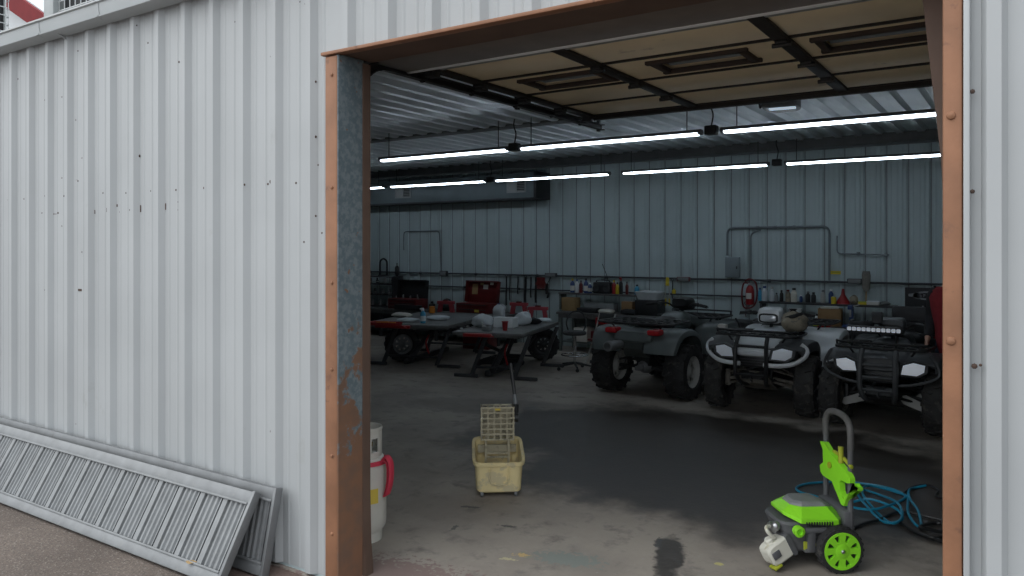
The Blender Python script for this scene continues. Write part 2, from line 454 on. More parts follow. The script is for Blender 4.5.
# beam and lower purlin under the ceiling near the back wall
mb = MB(); mb.box(((BX0+BX1)/2, 8.98, CZ-.10), (BX1-BX0, .10, .14), ch=.01); mb.box(((BX0+BX1)/2, 8.98, CZ-.18), (BX1-BX0, .22, .02)); mb.box(((BX0+BX1)/2, 9.72, CZ-.07), (BX1-BX0, .2, .08))
struct(mb.build('trim_2', 'mid_grey'))
mb = MB(); mb.box(((BX0+BX1)/2, 5.45, CZ-.045), (BX1-BX0, .2, .03))  # grey strip stands in for a soft shadow across the ceiling by the front lights
struct(mb.build('shadow_strip', 'mid_grey'))
# roof: low pitched sheeting over everything
mb = MB()
pts = []; x = BX0-.4
while x < BX1+.4:
    pts += [(x, 0), (x+.21, 0), (x+.25, .035), (x+.29, .035)]; x += .31
pts.append((x, 0)); n = len(pts)
rows = [(-.015, 3.765), (BY/2, 4.10), (BY+.3, 3.78)]
for i in range(2):
    (ya, za), (yb, zb) = rows[i], rows[i+1]
    mb.add([(a, ya, za+b) for a, b in pts]+[(a, yb, zb+b) for a, b in pts], [(j, j+1, n+j+1, n+j) for j in range(n-1)])
mb.box(((BX0+BX1)/2, BY/2+.1, 3.735), (BX1-BX0+.5, BY, .03))
struct(mb.build('roof', 'gutter_paint', smooth=False))
# floor and ground
mb = MB()
mb.box(((BX0+BX1)/2, BY/2+.03, -.05), (BX1-BX0+.4, BY+.1, .1))
struct(mb.build('floor', 'concrete'))
mb = MB(); mb.box((0, -30.02, -.06), (140, 60, .1)); mb.box((-60, 30, -.06), (88, 60, .1)); mb.box((40, 30, -.06), (72, 60, .1)); mb.box((0, 40, -.06), (40, 58, .1))
struct(mb.build('ground', 'asphalt'))

# brown trims of the opening
mb = MB(); mb.box(((WX0+DX0)/2, -.012, 1.53), (DX0-WX0, .056, 3.06), ch=.008)
for z in (.3, .75, 1.25, 1.75, 2.3, 2.95): mb.lathe([(.011, 0), (.009, -.006), (.004, -.009)], 8, ((WX0+DX0)/2+.01, -.04, z), 'Y')
struct(mb.build('trim_4', 'brown_paint'))
mb = MB(); mb.box((DX0-.006, .062, 1.53), (.024, .194, 3.06)); struct(mb.build('trim_5', 'reveal'))
mb = MB()
mb.loft([[(DX0-.03, .160, z), (DX0+d, .160, z), (DX0+d, .222, z), (DX0-.03, .222, z)] for z, d in ((0, .035), (.06, .032), (.2, .018), (.5, .011), (3.05, .011))])
struct(mb.build('trim_6', 'brown_dark'))
mb = MB()
mb.box(((WX0+WX1)/2, -.022, DZ+.007), (WX1-WX0+.05, .06, .020), ch=.004)
struct(mb.build('trim_7', 'brown_paint'))
mb = MB(); mb.box(((DX0+DX1)/2, .125, DZ+.008), (DX1-DX0, .235, .016)); struct(mb.build('trim_8', 'brown_dark'))
mb = MB(); mb.box(((DX1+WX1)/2, -.012, 1.53), (WX1-DX1, .056, 3.06), ch=.012)
mb.box((DX1+.03, .12, 1.53), (.02, .24, 3.06))
for z in (1.62, 2.42): mb.lathe([(.016, 0), (.013, -.007), (.005, -.011)], 10, ((DX1+WX1)/2-.004, -.04, z), 'Y')
struct(mb.build('trim_9', 'brown_paint'))
# bent brown weather strip inside the right jamb
mb = MB(); mb.loft([[(x-.035, .28, z), (x+.05, .28, z), (x+.05, .30, z), (x-.035, .30, z)] for x, z in ((-.335, 3.06), (-.30, 2.7), (-.262, 2.33), (-.235, 1.9), (-.21, .02))])
struct(mb.build('trim_10', 'brown_dark'))
# J-channel beside the right trim
mb = MB(); mb.box((WX1+.012, -.022, 1.9), (.02, .04, 3.7), ch=.004); struct(mb.build('trim_11', 'siding'))

# ------------------------------------------------------------------ gutter
g = thing('rain_gutter', 'pale grey metal rain gutter along the eave above the ribbed white wall', 'gutter', (0, 0, 0))
prof = [(-.038, 3.78), (-.038, 3.625), (-.112, 3.632), (-.140, 3.646), (-.142, 3.656), (-.128, 3.662), (-.136, 3.70), (-.140, 3.745), (-.155, 3.752), (-.155, 3.765), (-.136, 3.765), (-.130, 3.70), (-.120, 3.668), (-.108, 3.642), (-.044, 3.638), (-.044, 3.78)]
mb = MB(); mb.loft([[(x, y, z) for y, z in prof] for x in (BX0-.3, -10, -6.7, -5.9, 0, BX1+.3)]); mb.build('channel', 'gutter_paint', g)
for x in (-6.58, -5.70):
    mb = MB(); p2 = [(y-.004, z-(.003 if y > -.13 and z < 3.64 else 0)) for y, z in prof[2:9]]
    mb.loft([[(xx, y, z) for y, z in p2]+[(xx, y+.010, z) for y, z in reversed(p2)] for xx in (x-.016, x+.016)]); mb.build('joint_band', 'gutter_paint', g)
mb = MB(); mb.tube([(-6.35, -.13, 3.65), (-6.35, -.06, 3.615), (-6.35, -.04, 3.605)], .008, 6); mb.build('bracket', 'gutter_paint', g)
# ------------------------------------------------------------------ raised overhead door
od = thing('overhead_door', 'tan sectional overhead door raised flat under the ceiling behind the header', 'garage door', (0, 0, 0))
ZB = 3.19
OX0, OX1 = -3.44, -.20
ys = (.86, 1.49, 2.10, 2.68, 3.26)
winx = ((-3.12, -2.53), (-2.10, -1.50), (-1.05, -.44))
for i in range(4):
    a, b_ = ys[i]+.006, ys[i+1]-.006
    mb = MB()
    if i == 1:
        xs = [OX0]+[q for w_ in winx for q in w_]+[OX1]
        for k in range(0, 8, 2): mb.box(((xs[k]+xs[k+1])/2, (a+b_)/2, ZB+.025), (xs[k+1]-xs[k], b_-a, .05))
        for (wa, wb) in winx:
            mb.box(((wa+wb)/2, (a+1.62)/2, ZB+.025), (wb-wa, 1.62-a, .05)); mb.box(((wa+wb)/2, (b_+1.93)/2, ZB+.025), (wb-wa, b_-1.93, .05))
    else: mb.box(((OX0+OX1)/2, (a+b_)/2, ZB+.025), (OX1-OX0, b_-a, .05), ch=.004)
    pn = mb.build('door_section', 'door_panel', od)
    mb = MB(); mb.box(((OX0+OX1)/2, b_-.002, ZB-.006), (OX1-OX0, .028, .012)); mb.build('seam_strip', 'door_strip', pn)
    if i == 1:
        for (wa, wb) in winx:
            mb = MB(); cx = (wa+wb)/2; wd = wb-wa
            for y in (1.62, 1.93): mb.box((cx, y, ZB-.008), (wd+.08, .045, .03), ch=.004)
            for x in (wa, wb): mb.box((x, 1.775, ZB-.008), (.045, .31, .03), ch=.004)
            mb.build('window_frame', 'wood_frame', pn)
            mb = MB(); mb.box((cx, 1.775, ZB+.03), (wd-.04, .27, .006)); mb.build('window_pane', 'pane', pn)
# the section still in the bend behind the header, with a galvanised edge
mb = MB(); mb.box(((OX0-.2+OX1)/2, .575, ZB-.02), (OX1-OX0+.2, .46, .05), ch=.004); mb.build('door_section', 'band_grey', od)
mb = MB(); mb.box(((OX0-.2+OX1)/2, .325, ZB-.05), (OX1-OX0+.2, .035, .06), ch=.01); mb.build('top_seal', 'rubber', od)
mb = MB(); mb.box(((OX0+OX1)/2, .91, ZB-.008), (OX1-OX0, .15, .018)); br_ = mb.build('bottom_rail', 'galv', od); mb = MB(); mb.tube([(OX0-.2, .82, ZB-.035), (OX1, .82, ZB-.035)], .020, 8); mb.build('rail_tube', 'silver_white', br_)
mb = MB(); mb.box(((OX0+OX1)/2, 3.285, ZB-.01), (OX1-OX0, .07, .07), ch=.006); mb.build('stiffening_strut', 'door_strip', od)
for x in (OX0+.03, -2.43, -1.215, OX1-.1):
    mb = MB(); mb.box((x, 2.1, ZB-.015), (.085, 2.36, .022), ch=.003)
    st = mb.build('stile', 'door_strip', od)
    for y in (1.49, 2.10, 2.68):
        mb = MB(); mb.box((x, y, ZB-.035), (.07, .10, .02), ch=.004); mb.tube([(x-.06, y, ZB-.045), (x+.05, y, ZB-.045)], .014, 8); mb.build('hinge', 'black', st)
# curved tracks either side
def track(x):
    mb = MB()
    path = [Vector((x, .31, z)) for z in (.05, 1, 2, 2.85)]
    for k in range(1, 8):
        a = PI/2*k/8; path.append(Vector((x, .31+.29*(1-math.cos(a)), 2.85+.29*math.sin(a))))
    path += [Vector((x, y, 3.14)) for y in (.62, 1.6, 2.6, 3.7)]
    rings = []
    for i, p in enumerate(path):
        t = (path[min(i+1, len(path)-1)]-path[max(0, i-1)]).normalized(); nrm = Vector((0, -t.z, t.y))
        rings.append([p+Vector((dx, 0, 0))+nrm*dn for dx, dn in ((-.022, -.028), (.022, -.028), (.022, -.02), (-.012, -.02), (-.012, .02), (.022, .02), (.022, .028), (-.022, .028))])
    mb.loft(rings)
    tr = mb.build('track', 'dark_steel', od)
    mb = MB(); mb.box((x-.03, 3.66, 3.36), (.03, .035, .52), ch=.003); mb.box((x-.03, 2.2, 3.36), (.03, .035, .52)); mb.build('hanger', 'dark_steel', tr)
    for y in (.95, 1.52, 2.12, 2.7, 3.22):
        mb = MB(); mb.lathe([(.022, -.012), (.024, 0), (.022, .012)], 12, (x+.004, y, 3.12), 'X'); mb.tube([(x, y, 3.12), (x+.13, y, 3.135)], .006, 6); mb.box((x+.09, y, 3.15), (.08, .09, .05), ch=.006)
        mb.build('roller', 'black', tr)
track(-3.52); track(-.13)
# door opener hung behind the raised door
t = thing('door_opener', 'dark box shaped door opener hanging behind the raised overhead door', 'door opener', (-1.97, 4.35, 0), R(6))
mb = MB(); mb.loft([hring(0, 0, z, hx, hy, 4, 16) for z, hx, hy in ((3.27, .15, .22), (3.28, .165, .24), (3.40, .165, .24), (3.42, .15, .22))]); mb.build('housing', 'mid_grey', t)
mb = MB(); mb.box((.02, -.06, 3.262), (.24, .05, .02), ch=.006); mb.build('lens_strip', 'opener_lens', t)
mb = MB(); mb.box((-.04, -.58, 3.30), (.04, .74, .045), ch=.004); mb.build('rail', 'dark_steel', t)
mb = MB(); mb.box((-.04, -.78, 3.25), (.09, .26, .06), ch=.01); mb.tube([(-.04, -.80, 3.23), (-.04, -.85, 3.15), (-.04, -.92, 3.22)], .012, 6); mb.build('trolley', 'black', t)
for x in (-.14, .14):
    mb = MB(); mb.box((x, .05, 3.52), (.025, .03, .2)); mb.build('strap', 'dark_steel', t)

# ------------------------------------------------------------------ fluorescent fixtures
def px_x(u, y):
    r = (u-512)/778; return (r*cA-sA)/(r*sA+cA)*(y+3.2)
def fixture(xa, xb, y, lab, grp):
    z = 3.2
    t = thing('fluorescent_light', lab, 'ceiling light', ((xa+xb)/2, y, z), 0, grp)
    h = (xb-xa)/2
    mb = MB()
    prof = [(-.055, .010), (-.05, .022), (-.03, .048), (.03, .048), (.05, .022), (.055, .010), (.04, .016), (-.04, .016)]
    mb.loft([[(x, a, b) for a, b in prof] for x in (-h-.02, h+.02)]); mb.build('housing', 'fluoro_housing', t)
    for s in (-.02, .02):
        mb = MB(); mb.tube([(-h+.02, s, -.002), (h-.02, s, -.002)], .0145, 10); mb.build('tube', 'tube', t)
    for s in (-1, 1):
        mb = MB(); mb.box((s*(h+.0), 0, .012), (.03, .10, .045), ch=.006); mb.build('end_cap', 'fluoro_housing', t)
        mb = MB(); mb.tube([(s*(h-.15), 0, .045), (s*(h-.15), 0, CZ-z-.03)], .006, 5); mb.build('hanger_wire', 'dark_steel', t)
    return t
Y1, Y2 = 5.04, 8.7
r1 = [(-7.75, px_x(508, Y1), 'front row fluorescent light nearest the left door jamb'), (px_x(521, Y1), px_x(700, Y1), 'front row fluorescent light hanging in the middle of the doorway view'), (px_x(723, Y1), px_x(723, Y1)+2.34, 'front row fluorescent light nearest the right door jamb')]
r2 = [(px_x(384, Y2)-2.34, px_x(384, Y2), 'back row fluorescent light cut off by the left jamb'), (px_x(391, Y2), px_x(487, Y2)-.04, 'back row fluorescent light over the left bench below the duct vents'),
      (px_x(494, Y2)+.04, px_x(609, Y2), 'back row fluorescent light passing the right end of the duct'), (px_x(623, Y2), px_x(768, Y2), 'back row fluorescent light above the grey quad and its bench'), (px_x(786, Y2), px_x(786, Y2)+2.34, 'back row fluorescent light above the white and black quads')]
for a, b_, l in r1: fixture(a, b_, Y1, l, 'fluorescent lights hung in two rows')
for a, b_, l in r2: fixture(a, b_, Y2, l, 'fluorescent lights hung in two rows')
def junction(x, y, lab):
    t = thing('junction_box', lab, 'junction box', (x, y, 3.2), 0, 'junction boxes between the lights')
    mb = MB(); mb.box((0, 0, .03), (.13, .11, .1), ch=.012); mb.build('box', 'black', t)
    mb = MB(); mb.tube(sp([(0, 0, .08), (.015, .01, .2), (-.01, 0, .3), (0, 0, CZ-3.2-.03)], 5), .008, 6); mb.build('cord', 'black', t)
junction((r1[0][1]+r1[1][0])/2, Y1, 'black junction box left of the middle front row light')
junction((r1[1][1]+r1[2][0])/2, Y1, 'black junction box right of the middle front row light')
junction((r2[1][1]+r2[2][0])/2, Y2, 'black junction box in the back row below the duct')
junction((r2[3][1]+r2[4][0])/2, Y2, 'black junction box in the back row above the quads')

# ------------------------------------------------------------------ duct box high on the back wall
t = thing('air_duct', 'long blue grey air duct box under the ceiling at the back wall', 'duct', (0, BY, 0))
mb = MB(); mb.box((-11.3, -.28, 3.19), (6.36, .48, .50), ch=.01); mb.build('casing', 'duct', t)
mb = MB(); mb.box((-11.3, -.28, 2.935), (6.4, .54, .03), ch=.004); mb.build('bottom_flange', 'dark_steel', t)
mb = MB(); mb.box((-8.10, -.28, 3.19), (.06, .54, .54), ch=.006); mb.build('end_cap', 'black', t)
for x in (-8.55, -11.55):
    mb = MB()
    for dz in (-.13, .13): mb.box((x, -.525, 3.20+dz), (.46, .02, .03))
    for dx in (-.215, 0, .215): mb.box((x+dx, -.525, 3.20), (.03, .02, .28))
    for k in range(7): mb.box((x+.11, -.522, 3.10+.033*k), (.2, .012, .006), rot=(R(35), 0, 0))
    mb.box((x-.11, -.522, 3.2), (.19, .012, .23))
    v_ = mb.build('vent', 'hvac_grey', t)
    mb = MB(); mb.box((x+.11, -.518, 3.2), (.19, .006, .23)); mb.build('vent_opening', 'black', v_)

# ------------------------------------------------------------------ pipes and boxes on the back wall
YW = BY-.05
def conduit(name, pts, r, m, lab, cat='pipe', clips=()):
    t = thing(name, lab, cat, (0, 0, 0))
    mb = MB(); mb.tube(pts, r, 8); mb.build('pipe', m, t)
    for x, z in clips:
        mb = MB(); mb.box((x, YW, z), (.05, .05, .055), ch=.01); mb.build('clip', m, t)
    return t
def bend(pts, rad=.1, k=5):
    o = [Vector(pts[0])]
    for i in range(1, len(pts)-1):
        a, b, c = Vector(pts[i-1]), Vector(pts[i]), Vector(pts[i+1])
        p, q = b+(a-b).normalized()*rad, b+(c-b).normalized()*rad
        for j in range(k+1):
            s = j/k; o.append(p*(1-s)**2+b*2*s*(1-s)+q*s*s)
    o.append(Vector(pts[-1])); return o
conduit('air_pipe', [(BX0+.05, YW, 1.39), (BX1-.05, YW, 1.40)], .017, 'conduit_dark', 'dark upper pipe running the whole length of the back wall', clips=[(-13+k*1.55, 1.39) for k in range(11)])
conduit('air_pipe', [(BX0+.05, YW, 1.10), (-4.1, YW, 1.11)], .014, 'conduit_dark', 'dark lower pipe on the back wall ending at the fire extinguisher', clips=[(-13+k*1.4, 1.105) for k in range(6)])
conduit('conduit', bend([(-4.43, YW, 1.82), (-4.43, YW, 2.30), (-2.74, YW, 2.30), (-2.74, YW, 1.42)], .12), .020, 'conduit', 'grey conduit bent in a wide arch around the electrical panel on the back wall', clips=[(-3.9, 2.3), (-3.3, 2.3), (-3.6, 2.3)])
conduit('conduit', bend([(-4.02, YW, 1.42), (-4.02, YW, 2.20), (-3.85, YW, 2.26)], .08), .014, 'conduit', 'short grey conduit rising inside the wide arch on the back wall')
conduit('conduit', bend([(-11.95, YW, 1.9), (-11.95, YW, 2.33), (-10.9, YW, 2.33), (-10.85, YW, 1.45)], .1), .014, 'conduit', 'thin grey conduit bent over the left part of the back wall under the duct')
conduit('conduit', bend([(-2.62, YW, 2.15), (-2.62, YW, 1.86), (-1.85, YW, 1.84)], .06), .010, 'conduit', 'thin conduit stub turning right at the right end of the arch', clips=[(-2.3, 1.86), (-1.9, 1.84)])
t = thing('electrical_panel', 'flat grey electrical panel under the conduit arch on the back wall', 'electrical panel', (-4.33, BY-.03, 1.61))
mb = MB(); mb.box((0, -.03, 0), (.25, .08, .36), ch=.008); mb.build('cabinet', 'panel_grey', t)
mb = MB(); mb.box((0, -.075, 0), (.22, .012, .33), ch=.004); d_ = mb.build('door', 'panel_grey', t)
mb = MB(); mb.box((.085, -.085, 0), (.02, .014, .05), ch=.004); mb.build('latch', 'dark_steel', d_)
def wallbox(x, z, lab, m='conduit_dark', w=.12, h=.08, cat='outlet box', name='outlet_box'):
    t = thing(name, lab, cat, (x, BY-.115, z))
    mb = MB(); mb.box((0, 0, 0), (w, .07, h), ch=.01); mb.build('box', m, t)
    mb = MB(); mb.box((0, -.038, 0), (w*.85, .008, h*.8), ch=.003); mb.box((-w*.2, -.044, 0), (w*.2, .006, h*.4)); mb.box((w*.2, -.044, 0), (w*.2, .006, h*.4)); mb.build('cover', 'mid_grey', t)
wallbox(px_x(554, BY), 1.41, 'dark outlet box on the upper pipe above the workbench left end', w=.26)
wallbox(px_x(447, BY), 1.39, 'dark outlet box on the upper pipe left of the open red chest', w=.2, h=.12)
wallbox(px_x(686, BY), 1.39, 'reddish outlet box on the upper pipe above the grey quad', 'dark_red', w=.24)
wallbox(px_x(856, BY), 1.42, 'outlet box with a grey cover on the upper pipe above the right shelf', w=.22)
t = thing('wall_sticker', 'small yellow label stuck on the back wall above the right shelf', 'sticker', (px_x(836, BY), BY-.03, 1.55))
mb = MB(); mb.box((0, 0, 0), (.16, .006, .055)); mb.build('label', 'yellow', t); mb = MB(); mb.box((0, -.004, 0), (.13, .004, .012)); mb.build('print_band', 'lime_dark', t)

# ------------------------------------------------------------------ condensers on the roof edge, house behind
def condenser(x0, x1, y0, y1, z0, z1, lab, pw=.08):
    t = thing('condenser_unit', lab, 'air conditioner', ((x0+x1)/2, (y0+y1)/2, z0), 0, 'condensers on the roof')
    hx, hy, h = (x1-x0)/2, (y1-y0)/2, z1-z0
    mb = MB(); mb.box((0, 0, h/2), (2*hx-.10, 2*hy-.10, h-.1)); mb.build('coil', 'coil', t)
    for sx_ in (-1, 1):
        for sy in (-1, 1):
            mb = MB(); mb.box((sx_*(hx-.04), sy*(hy-.04), h/2), (pw, pw, h), ch=.008); mb.build('corner_post', 'hvac_grey', t)
    mb = MB(); mb.box((0, 0, h), (2*hx+.02, 2*hy+.02, .06), ch=.012); mb.lathe([(min(hx, hy)*.8, 0), (min(hx, hy)*.82, .08), (min(hx, hy)*.7, .09)], 24, (0, 0, h+.02)); mb.build('top_panel', 'hvac_grey', t)
    mb = MB(); mb.box((0, 0, .03), (2*hx, 2*hy, .06), ch=.008); mb.build('base_pan', 'hvac_grey', t)
    mb = MB(); k = 0
    nx = max(2, int(2*hx/.11))
    for k in range(nx+1):
        x = -hx+.05+k*(2*hx-.1)/nx
        mb.box((x, -hy-.004, h/2), (.008, .008, h-.08)); mb.box((x, hy+.004, h/2), (.008, .008, h-.08))
    ny = max(2, int(2*hy/.11))
    for k in range(ny+1):
        y = -hy+.05+k*(2*hy-.1)/ny
        mb.box((hx+.004, y, h/2), (.008, .008, h-.08)); mb.box((-hx-.004, y, h/2), (.008, .008, h-.08))
    for k in range(int(h/.1)):
        z = .08+k*.1
        for s in (-1, 1): mb.box((0, s*(hy+.004), z), (2*hx-.06, .008, .008)); mb.box((s*(hx+.004), 0, z), (.008, 2*hy-.06, .008))
    mb.build('wire_guard', 'wire_white', t)
    return t, hx, hy, h
condenser(-11.8, -10.6, .75, 1.4, 3.86, 5.3, 'condenser with a wire guard at the far left on the roof', .03)
t, hx, hy, h = condenser(-8.72, -7.1, 1.0, 2.0, 3.88, 5.3, 'wider condenser with a grey corner post right of the red roof edge', .20)
mb = MB(); mb.box((-.30, -hy-.02, .72), (.10, .02, .10), ch=.01); mb.build('badge', 'paper', t)
t = thing('house', 'white house with a red roof edge behind the roof condensers', 'house', (-24.3, 9.5, -.38))
mb = MB(); mb.box((0, 0, 3.4), (13, 7, 6.8)); mb.build('wall', 'far_white', t)
mb = MB(); mb.prism([(-6.5, 6.7), (6.5, 6.7), (0, 10.1)], 7, frame((0, 0, 0), (1, 0, 0), (0, 0, 1))); mb.build('gable', 'far_white', t)
mb = MB()
for s in (-1, 1): mb.prism([(s*6.9, 6.55), (s*6.9, 7.0), (0, 10.6), (0, 10.1)], 7.6, frame((0, 0, 0), (1, 0, 0), (0, 0, 1)))
mb.build('roof', 'far_white', t)
for s in (-1, 1):
    mb = MB(); mb.prism([(s*6.95, 6.5), (s*6.95, 6.96), (0, 10.54), (0, 10.05)], .08, frame((0, -3.85, 0), (1, 0, 0), (0, 0, 1))); mb.build('rake_board', 'red_trim', t)
# ------------------------------------------------------------------ quads (all-terrain vehicles); local front is -y
def wheel_mb(r, w, lugs=16):
    h = w/2
    mb = MB()
    prof = [(r*.56, -h*.80), (r*.62, -h*.95), (r*.78, -h), (r*.90, -h*.93), (r*.955, -h*.72), (r*.965, 0), (r*.955, h*.72), (r*.90, h*.93), (r*.78, h), (r*.62, h*.95), (r*.56, h*.80), (r*.58, 0)]
    mb.ring_lathe(prof, 36, axis='X')
    for i in range(lugs):
        for s in (-1, 1):
            a = 2*PI*(i+(.5 if s > 0 else 0))/lugs
            fr = Matrix.Rotation(a, 4, 'X')
            mb.M = fr
            mb.box((s*h*.42, 0, r*.975), (h*.78, .034, r*.06), rot=(0, 0, s*R(28)), ch=.004)
            mb.box((s*h*.93, .01*s, r*.91), (h*.16, .036, r*.12), ch=.004)
    mb.M = Matrix()
    return mb
def rim_mb(r, w):
    mb = MB(); h = w/2
    mb.ring_lathe([(r*.565, -h*.82), (r*.60, -h*.86), (r*.60, -h*.78), (r*.50, -h*.55), (r*.50, h*.55), (r*.60, h*.78), (r*.60, h*.86), (r*.565, h*.82), (r*.47, h*.5), (r*.47, -h*.5)], 28, axis='X')
    for s in (-1, 1):
        x = s*h*.35
        mb.ring_lathe([(r*.49, x-.006), (r*.49, x+.006), (r*.40, x+s*.01+.006), (r*.40, x+s*.01-.006)], 28, axis='X')
        mb.lathe([(r*.22, x-.008), (r*.22, x+.008), (r*.12, x+s*.035), (r*.02, x+s*.04)] if s > 0 else [(r*.02, x-.04), (r*.12, x-.035), (r*.22, x-.008), (r*.22, x+.008)], 16, axis='X')
        for k in range(8):
            mb.M = Matrix.Rotation(2*PI*k/8, 4, 'X'); mb.box((x, 0, r*.32), (.012, .042, r*.26), ch=.003)
        mb.M = Matrix()
    return mb
WHEELS = {}
def quad(lab, loc, rz, sc_, c):
    """c: dict of materials and options."""
    t = thing('quad_bike', lab, 'quad bike', loc, rz, 'quad bikes parked in the shop', sc_)
    g = c.get
    tr, fw, rw = .47, .20, .26
    r = .315
    for key, w in (('f', fw), ('r', rw)):
        for s in (-1, 1):
            k = (key, c['tire'], c['rim'])
            y = -.635 if key == 'f' else .635
            if k not in WHEELS:
                wo = wheel_mb(r, w).build('wheel', c['tire'], t); ro = rim_mb(r, w).build('rim', c['rim'], wo); WHEELS[k] = (wo, ro)
            else:
                wo = WHEELS[k][0].copy(); col.objects.link(wo); wo.parent = t
                ro = WHEELS[k][1].copy(); col.objects.link(ro); ro.parent = wo
            wo.location = (s*tr, y, r); wo.rotation_euler = (R(17*s + 5*(y > 0)), 0, g('steer', 0) if key == 'f' else 0)
    # frame, engine
    mb = MB()
    mb.loft([sring(0, y, z, hx, hz, 5) for y, z, hx, hz in ((-.70, .36, .10, .05), (-.60, .36, .13, .08), (-.2, .36, .16, .10), (.3, .36, .17, .10), (.62, .38, .12, .09), (.74, .40, .08, .06))])
    for s in (-1, 1):
        mb.tube(sp([(s*.14, -.78, .36), (s*.15, -.4, .30), (s*.16, .3, .30), (s*.15, .62, .40), (s*.14, .8, .62)], 5), .018, 8)
        mb.tube(sp([(s*.12, -.76, .38), (s*.13, -.66, .60), (s*.12, -.30, .74), (s*.12, .2, .66), (s*.13, .78, .66)], 5), .017, 8)
    mb.build('frame', 'black', t)
    mb = MB()
    mb.box((0, -.02, .47), (.34, .40, .22), ch=.04)
    mb.loft([sring(0, y, .60, hx, .10, 3) for y, hx in ((-.18, .09), (-.14, .12), (.10, .12), (.14, .09))])
    for k in range(5): mb.box((0, -.03, .54+.035*k), (.30, .27, .010), ch=.003)
    for s in (-1, 1): mb.lathe([(.02, s*.17), (.11, s*.17), (.10, s*.21), (.03, s*.22)], 18, (0, .05, .44), 'X')
    mb.build('engine', 'dark_steel', t)
    # axles, arms, shocks
    for s in (-1, 1):
        mb = MB()
        for y2 in (-.74, -.50):
            mb.tube([(s*.12, y2, .34), (s*.37, -.635, .27)], .014, 7); mb.tube([(s*.14, y2, .46), (s*.36, -.625, .39)], .012, 7)
        mb.tube([(s*.10, -.635, .36), (s*.40, -.635, .315)], .018, 8); mb.box((s*.375, -.635, .33), (.05, .07, .18), ch=.012)
        mb.tube(sp([(s*.06, -.58, .5), (s*.2, -.56, .42), (s*.36, -.57, .36)], 4), .009, 6)
        mb.build('front_arm', c['arm'], t)
        mb = MB()
        mb.tube([(s*.12, .48, .34), (s*.36, .635, .26)], .017, 7); mb.tube([(s*.12, .76, .34), (s*.36, .635, .26)], .017, 7); mb.tube([(s*.14, .66, .46), (s*.36, .64, .38)], .014, 7)
        mb.tube([(0, .635, .32), (s*.36, .635, .315)], .022, 8)
        mb.build('rear_arm', 'black', t)
        for y0, yt in ((-.60, -.48), (.60, .50)):
            a, b_ = Vector((s*.33, y0, .34)), Vector((s*.19, yt, .68))
            mb = MB(); mb.tube([a, b_], .016, 8)
            hel = []; ax = (b_-a).normalized(); u = ax.orthogonal().normalized(); v = ax.cross(u)
            for k in range(57):
                q = k/56; an = q*2*PI*7; hel.append(a+(b_-a)*(.25+.68*q)+(u*math.cos(an)+v*math.sin(an))*.034)
            mb.tube(hel, .0065, 5); mb.build('shock', c.get('shock', 'dark_steel'), t)
    mb = MB(); mb.ball((0, .655, .34), (.10, .12, .09), 14, 8); mb.tube([(0, .5, .36), (0, .8, .34)], .035, 8); mb.box((.05, .74, .31), (.09, .05, .05), ch=.01); mb.build('differential', 'alu_dull', t)
    # skid plate
    mb = MB(); mb.loft([[(-hx, y, z), (hx, y, z), (hx, y+.012, z+.02), (-hx, y+.012, z+.02)] for y, z, hx in ((-.90, .44, .12), (-.86, .33, .16), (-.72, .25, .17), (-.40, .235, .16), (.5, .24, .15))])
    mb.build('skid_plate', c['skid'], t)
    # nose and hood
    mb = MB()
    mb.loft([sring(0, y, z, hx, hz, 4, 20) for y, z, hx, hz in ((-.955, .665, .16, .035), (-.94, .68, .23, .055), (-.86, .70, .27, .07), (-.70, .73, .25, .07), (-.48, .76, .22, .075), (-.32, .80, .17, .08), (-.24, .82, .13, .07))])
    mb.build('hood', c['hood'], t)
    # grille between the headlights
    mb = MB(); mb.box((0, -.945, .565), (.30, .03, .12), ch=.012); 
    gr = mb.build('grille', c['grille'], t)
    mb = MB()
    for k in range(4): mb.box((0, -.965, .53+.028*k), (.27, .016, .009), ch=.003)
    mb.build('grille_bars', c['grille_bar'], gr)
    mb = MB(); mb.loft([sring(0, y, .645, hx, hz, 4) for y, hx, hz in ((-1.0, .14, .014), (-.975, .17, .028), (-.93, .18, .03))]); mb.build('nose_bar', c['nose'], t)
    # tank and side covers
    mb = MB(); mb.loft([sring(0, y, z, hx, hz, 3, 18) for y, z, hx, hz in ((-.30, .78, .12, .09), (-.24, .80, .15, .12), (-.06, .80, .16, .13), (.10, .77, .15, .10), (.18, .75, .13, .07))])
    tk = mb.build('tank', c['tank'], t)
    mb = MB(); mb.lathe([(.04, 0), (.042, .025), (.03, .03)], 14, (0, -.12, .925)); mb.build('fuel_cap', 'black', tk)
    for s in (-1, 1):
        mb = MB(); mb.prism([(-.28, .44), (-.1, .42), (.2, .46), (.32, .56), (.22, .68), (-.06, .73), (-.26, .68)], .03, frame((s*.19, 0, 0), (0, 1, 0), (0, 0, 1))); mb.build('side_cover', c['side'], t)
    # seat
    mb = MB(); mb.loft([sring(0, y, z, hx, hz, 3, 18) for y, z, hx, hz in ((.06, .80, .10, .05), (.12, .82, .13, .06), (.28, .80, .15, .06), (.45, .81, .17, .065), (.62, .84, .17, .06), (.70, .85, .15, .045), (.72, .85, .11, .02))])
    mb.build('seat', 'vinyl', t)
